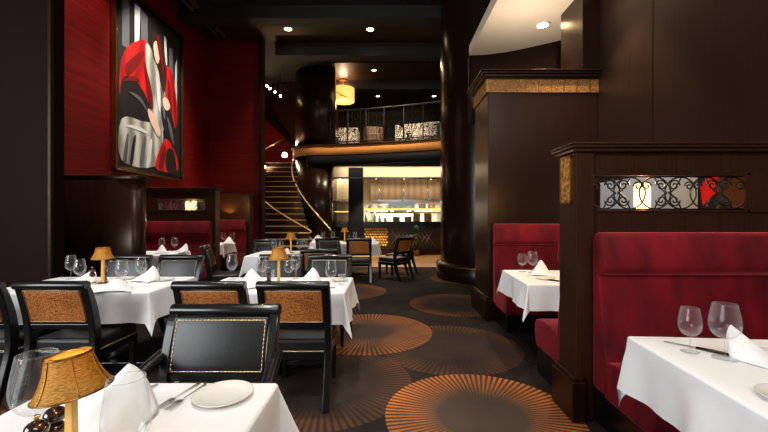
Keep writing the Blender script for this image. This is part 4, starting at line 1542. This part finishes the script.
for (px, Y, rz, w, h, dp, lab) in (
        (130, 1.24, R(170), 0.14, 0.135, 0.19, 'large folded white napkin on the near left table'),
        (93, 3.6, R(148), 0.10, 0.08, 0.16, 'folded napkin left of the left table lamp'),
        (117, 3.25, R(198), 0.11, 0.06, 0.18, 'flat folded napkin in front of the left table lamp'),
        (153, 3.7, R(166), 0.09, 0.10, 0.15, 'folded napkin at the aisle end of the left table'),
        (252, 3.4, R(215), 0.10, 0.11, 0.18, 'folded napkin left of the mid table lamp'),
        (313, 3.45, R(155), 0.10, 0.115, 0.16, 'peaked napkin right of the mid table lamp'),
        (312, 6.1, R(208), 0.12, 0.12, 0.18, 'folded napkin at the aisle end of the second-row table'),
        (287, 6.1, R(148), 0.10, 0.09, 0.15, 'folded napkin before the second-row table lamp'),
        (318, 8.6, R(198), 0.18, 0.17, 0.22, 'folded napkin at the stair side of the far table'),
        (372, 8.7, R(166), 0.14, 0.12, 0.2, 'folded napkin at the aisle end of the far table'),
        (731, 1.72, R(215), 0.095, 0.125, 0.15, 'peaked white napkin on the near right booth table'),
        (541, 4.05, R(155), 0.10, 0.14, 0.16, 'peaked white napkin on the far right booth table'),
        (162, 6.35, R(208), 0.09, 0.12, 0.14, 'folded napkin nearer the lamp in the painting booth'),
        (186, 6.5, R(148), 0.10, 0.13, 0.14, 'folded napkin nearer the bench end in the painting booth'),
        (229, 8.35, R(198), 0.12, 0.14, 0.16, 'folded napkin in the far left booth')):
    k = 1.25 if 3.0 < Y < 3.8 else 1.0
    napkin(((px - 388) * Y / 375, Y, TZ), lab, rz, w * k, h * k, dp, px)


def plate(loc, label, r=0.095):
    k = r / 0.1
    o = MB().lathe([(0.0, 0.003), (0.055 * k, 0.0), (0.06 * k, 0.002), (0.098 * k, 0.013), (0.1 * k, 0.016), (0.097 * k, 0.016), (0.066 * k, 0.0075), (0.06 * k, 0.006), (0.0, 0.006)], 40, caps=False).build('bread_plate', M['china'])
    o.location = loc
    return tag(o, label, 'plate')


plate((-0.575, 1.31, TZ), 'white bread plate near the black armchair on the near table', 0.1)
for (px, Y, lab, r) in ((126, 3.72, 'white bread plate behind the glasses on the left table', 0.085), (165, 3.65, 'white bread plate at the aisle end of the left table', 0.085), (340, 3.62, 'white bread plate at the aisle end of the mid table', 0.08),
                        (235, 3.5, 'white bread plate by the lone glass on the mid table', 0.08), (776, 1.68, 'white bread plate behind the napkin on the near right booth table', 0.08),
                        (795, 1.28, 'white plate cut by the right edge of the near booth table', 0.1), (546, 3.72, 'white bread plate on the far right booth table', 0.09)):
    plate(((px - 388) * Y / 375, Y, TZ), lab, r)


def fork(loc, rz, label):
    t = thing('fork', label, 'fork', loc, rz)
    mb = MB().tube([(0, -0.1, 0.004), (0, -0.05, 0.006), (0, 0.03, 0.008)], [0.006, 0.004, 0.003], 6, flat=0.5)
    mb.build('handle', M['steel'], t)
    mb = MB().box(-0.011, 0.011, 0.03, 0.05, 0.005, 0.008)
    for k in range(4):
        mb.box(-0.011 + 0.0065 * k, -0.0085 + 0.0065 * k, 0.05, 0.095, 0.005, 0.0075)
    mb.build('tines', M['steel'], t)


def knife(loc, rz, label, dark=True):
    t = thing('table_knife', label, 'knife', loc, rz)
    MB().tube([(0, -0.12, 0.006), (0, -0.06, 0.007), (0, 0.0, 0.006)], [0.007, 0.008, 0.006], 8, flat=0.7).build('handle', M['knife'], t)
    MB().prism([(-0.007, 0.0), (0.007, 0.0), (0.009, 0.06), (0.004, 0.12), (-0.007, 0.125)], 0.004, 0.006, 'Z').build('blade', M['steel'], t)


fork((-0.728, 1.315, TZ), R(168), 'silver fork left of the bread plate on the near table')
fork((-0.697, 1.305, TZ), R(170), 'second silver fork closest to the bread plate on the near table')
knife((-0.93, 1.30, TZ), R(-38), 'dark-handled knife right of the near gold lamp')
knife((1.46, 1.78, TZ), R(40), 'dark knife between the glasses on the near right booth table')
fork((1.62, 3.62, TZ), R(40), 'silver fork beside the plate on the far right booth table')
knife((1.55, 3.66, TZ), R(40), 'dark knife beside the fork on the far right booth table')
knife((-2.33, 3.22, TZ), R(-60), 'dark knife on the left table near the cloth edge')
knife((-1.35, 3.22, TZ), R(-35), 'dark knife on the mid table left of its lamp')
knife((-0.82, 3.52, TZ), R(-60), 'dark knife on the mid table right of its lamp')


def mill(loc, label, s=1.0):
    t = thing('pepper_mill', label, 'mill', loc, 0)
    MB().lathe([(0, 0), (0.026 * s, 0), (0.028 * s, 0.012 * s), (0.021 * s, 0.035 * s), (0.022 * s, 0.06 * s), (0.027 * s, 0.085 * s), (0.02 * s, 0.098 * s), (0, 0.1 * s)], 22).build('body', M['mill'], t)
    MB().ball((0, 0, 0.122 * s), 0.0285 * s, 20, 12, 0.86).build('cap', M['mill'], t)
    MB().lathe([(0.005 * s, 0.144 * s), (0.005 * s, 0.15 * s), (0.0085 * s, 0.153 * s), (0.0085 * s, 0.16 * s), (0, 0.163 * s)], 12).build('knob', M['brass'], t)


mill((-0.862, 0.92, TZ), 'dark wood mill with brass knob farther from the near lamp', 0.9)
mill((-0.875, 0.985, TZ), 'dark wood mill with brass knob tucked by the near lamp stem', 0.9)
mill((-2.80, 3.55, TZ), 'dark wood mill left of the left table lamp', 0.9)
mill((-2.74, 3.62, TZ), 'dark wood mill closest to the left table lamp stem', 0.9)
mill((-1.12, 3.52, TZ), 'dark wood mill left of the mid table lamp', 0.9)
mill((-0.93, 8.95, TZ), 'dark wood mill on the far table beside its lamp', 1.0)

# ------------------------------------------------------------------ lamps of the room plus added fill lights: warm pools over the tables, kitchen and gallery
for i, (x, y, p) in enumerate(((-1.0, 3.4, 260), (-2.7, 3.4, 240), (-0.9, 1.0, 240), (-1.8, 6.2, 260), (-1.0, 8.7, 260), (0.7, 3.0, 150), (0.7, 6.0, 150), (-4.1, 6.3, 260), (-4.1, 8.4, 260), (1.8, 1.5, 200), (1.9, 3.9, 220))):
    spot('ceiling_spot', (x, y - 0.3, 6.1), (x, y, 0.7), p * 1.55, 50, (1.0, 0.93, 0.85), 0.1)
area('kitchen_light', (0.5, 14.2, 3.02), (0, 0, 0), (3.6, 0.6), 26, (1.0, 0.84, 0.62))
area('kitchen_light_narrow', (-1.75, 13.7, 2.9), (0, 0, 0), (0.5, 0.3), 9, (1.0, 0.84, 0.62))
area('gallery_light', (0.4, 12.0, 6.2), (0, 0, 0), (2.5, 0.4), 25, WARM)
area('counter_glow', (0.9, 12.7, 2.95), (R(-10), 0, 0), (3.0, 0.3), 14, WARM)
area('soffit_bounce_fill', (1.95, 5.3, 3.42), (R(180), R(12), 0), (0.9, 0.5), 12, (1.0, 0.86, 0.7))  # added unseen light in place of downlight bounce on the soffit
spot('stair_fill', (-3.0, 10.8, 6.1), (-3.2, 11.8, 1.5), 260, 45, WARM, 0.1)  # added light without a fixture, brightens the treads
area('under_hood_fill', (0.6, 15.3, 1.93), (0, 0, 0), (2.6, 0.5), 110, (0.9, 0.96, 1.0))  # added cool light to brighten the work table and back wall
area('pass_light', (0.6, 13.62, 1.57), (0, 0, 0), (2.6, 0.12), 26, (1.0, 0.88, 0.66))
spot('relief_fill', (-0.8, 12.3, 2.9), (-0.8, 13.1, 0.65), 420, 40, (1.0, 0.8, 0.4), 0.05)  # added light with no lamp behind it, makes the gold relief bright
spot('counter_spot', (0.8, 12.3, 2.9), (0.9, 13.1, 0.65), 50, 60, (1.0, 0.8, 0.5), 0.05)
area('bulkhead_fill', (0.3, 12.75, 2.98), (R(98), 0, 0), (4.0, 0.1), 16, (1.0, 0.8, 0.5))  # unseen light added to brighten the cream bulkhead
spot('divider_glow_fill', (-3.95, 9.12, 1.42), (-3.95, 9.3, 1.72), 9, 110, (1.0, 0.55, 0.14), 0.03)  # lampless light added to give the divider its amber glow
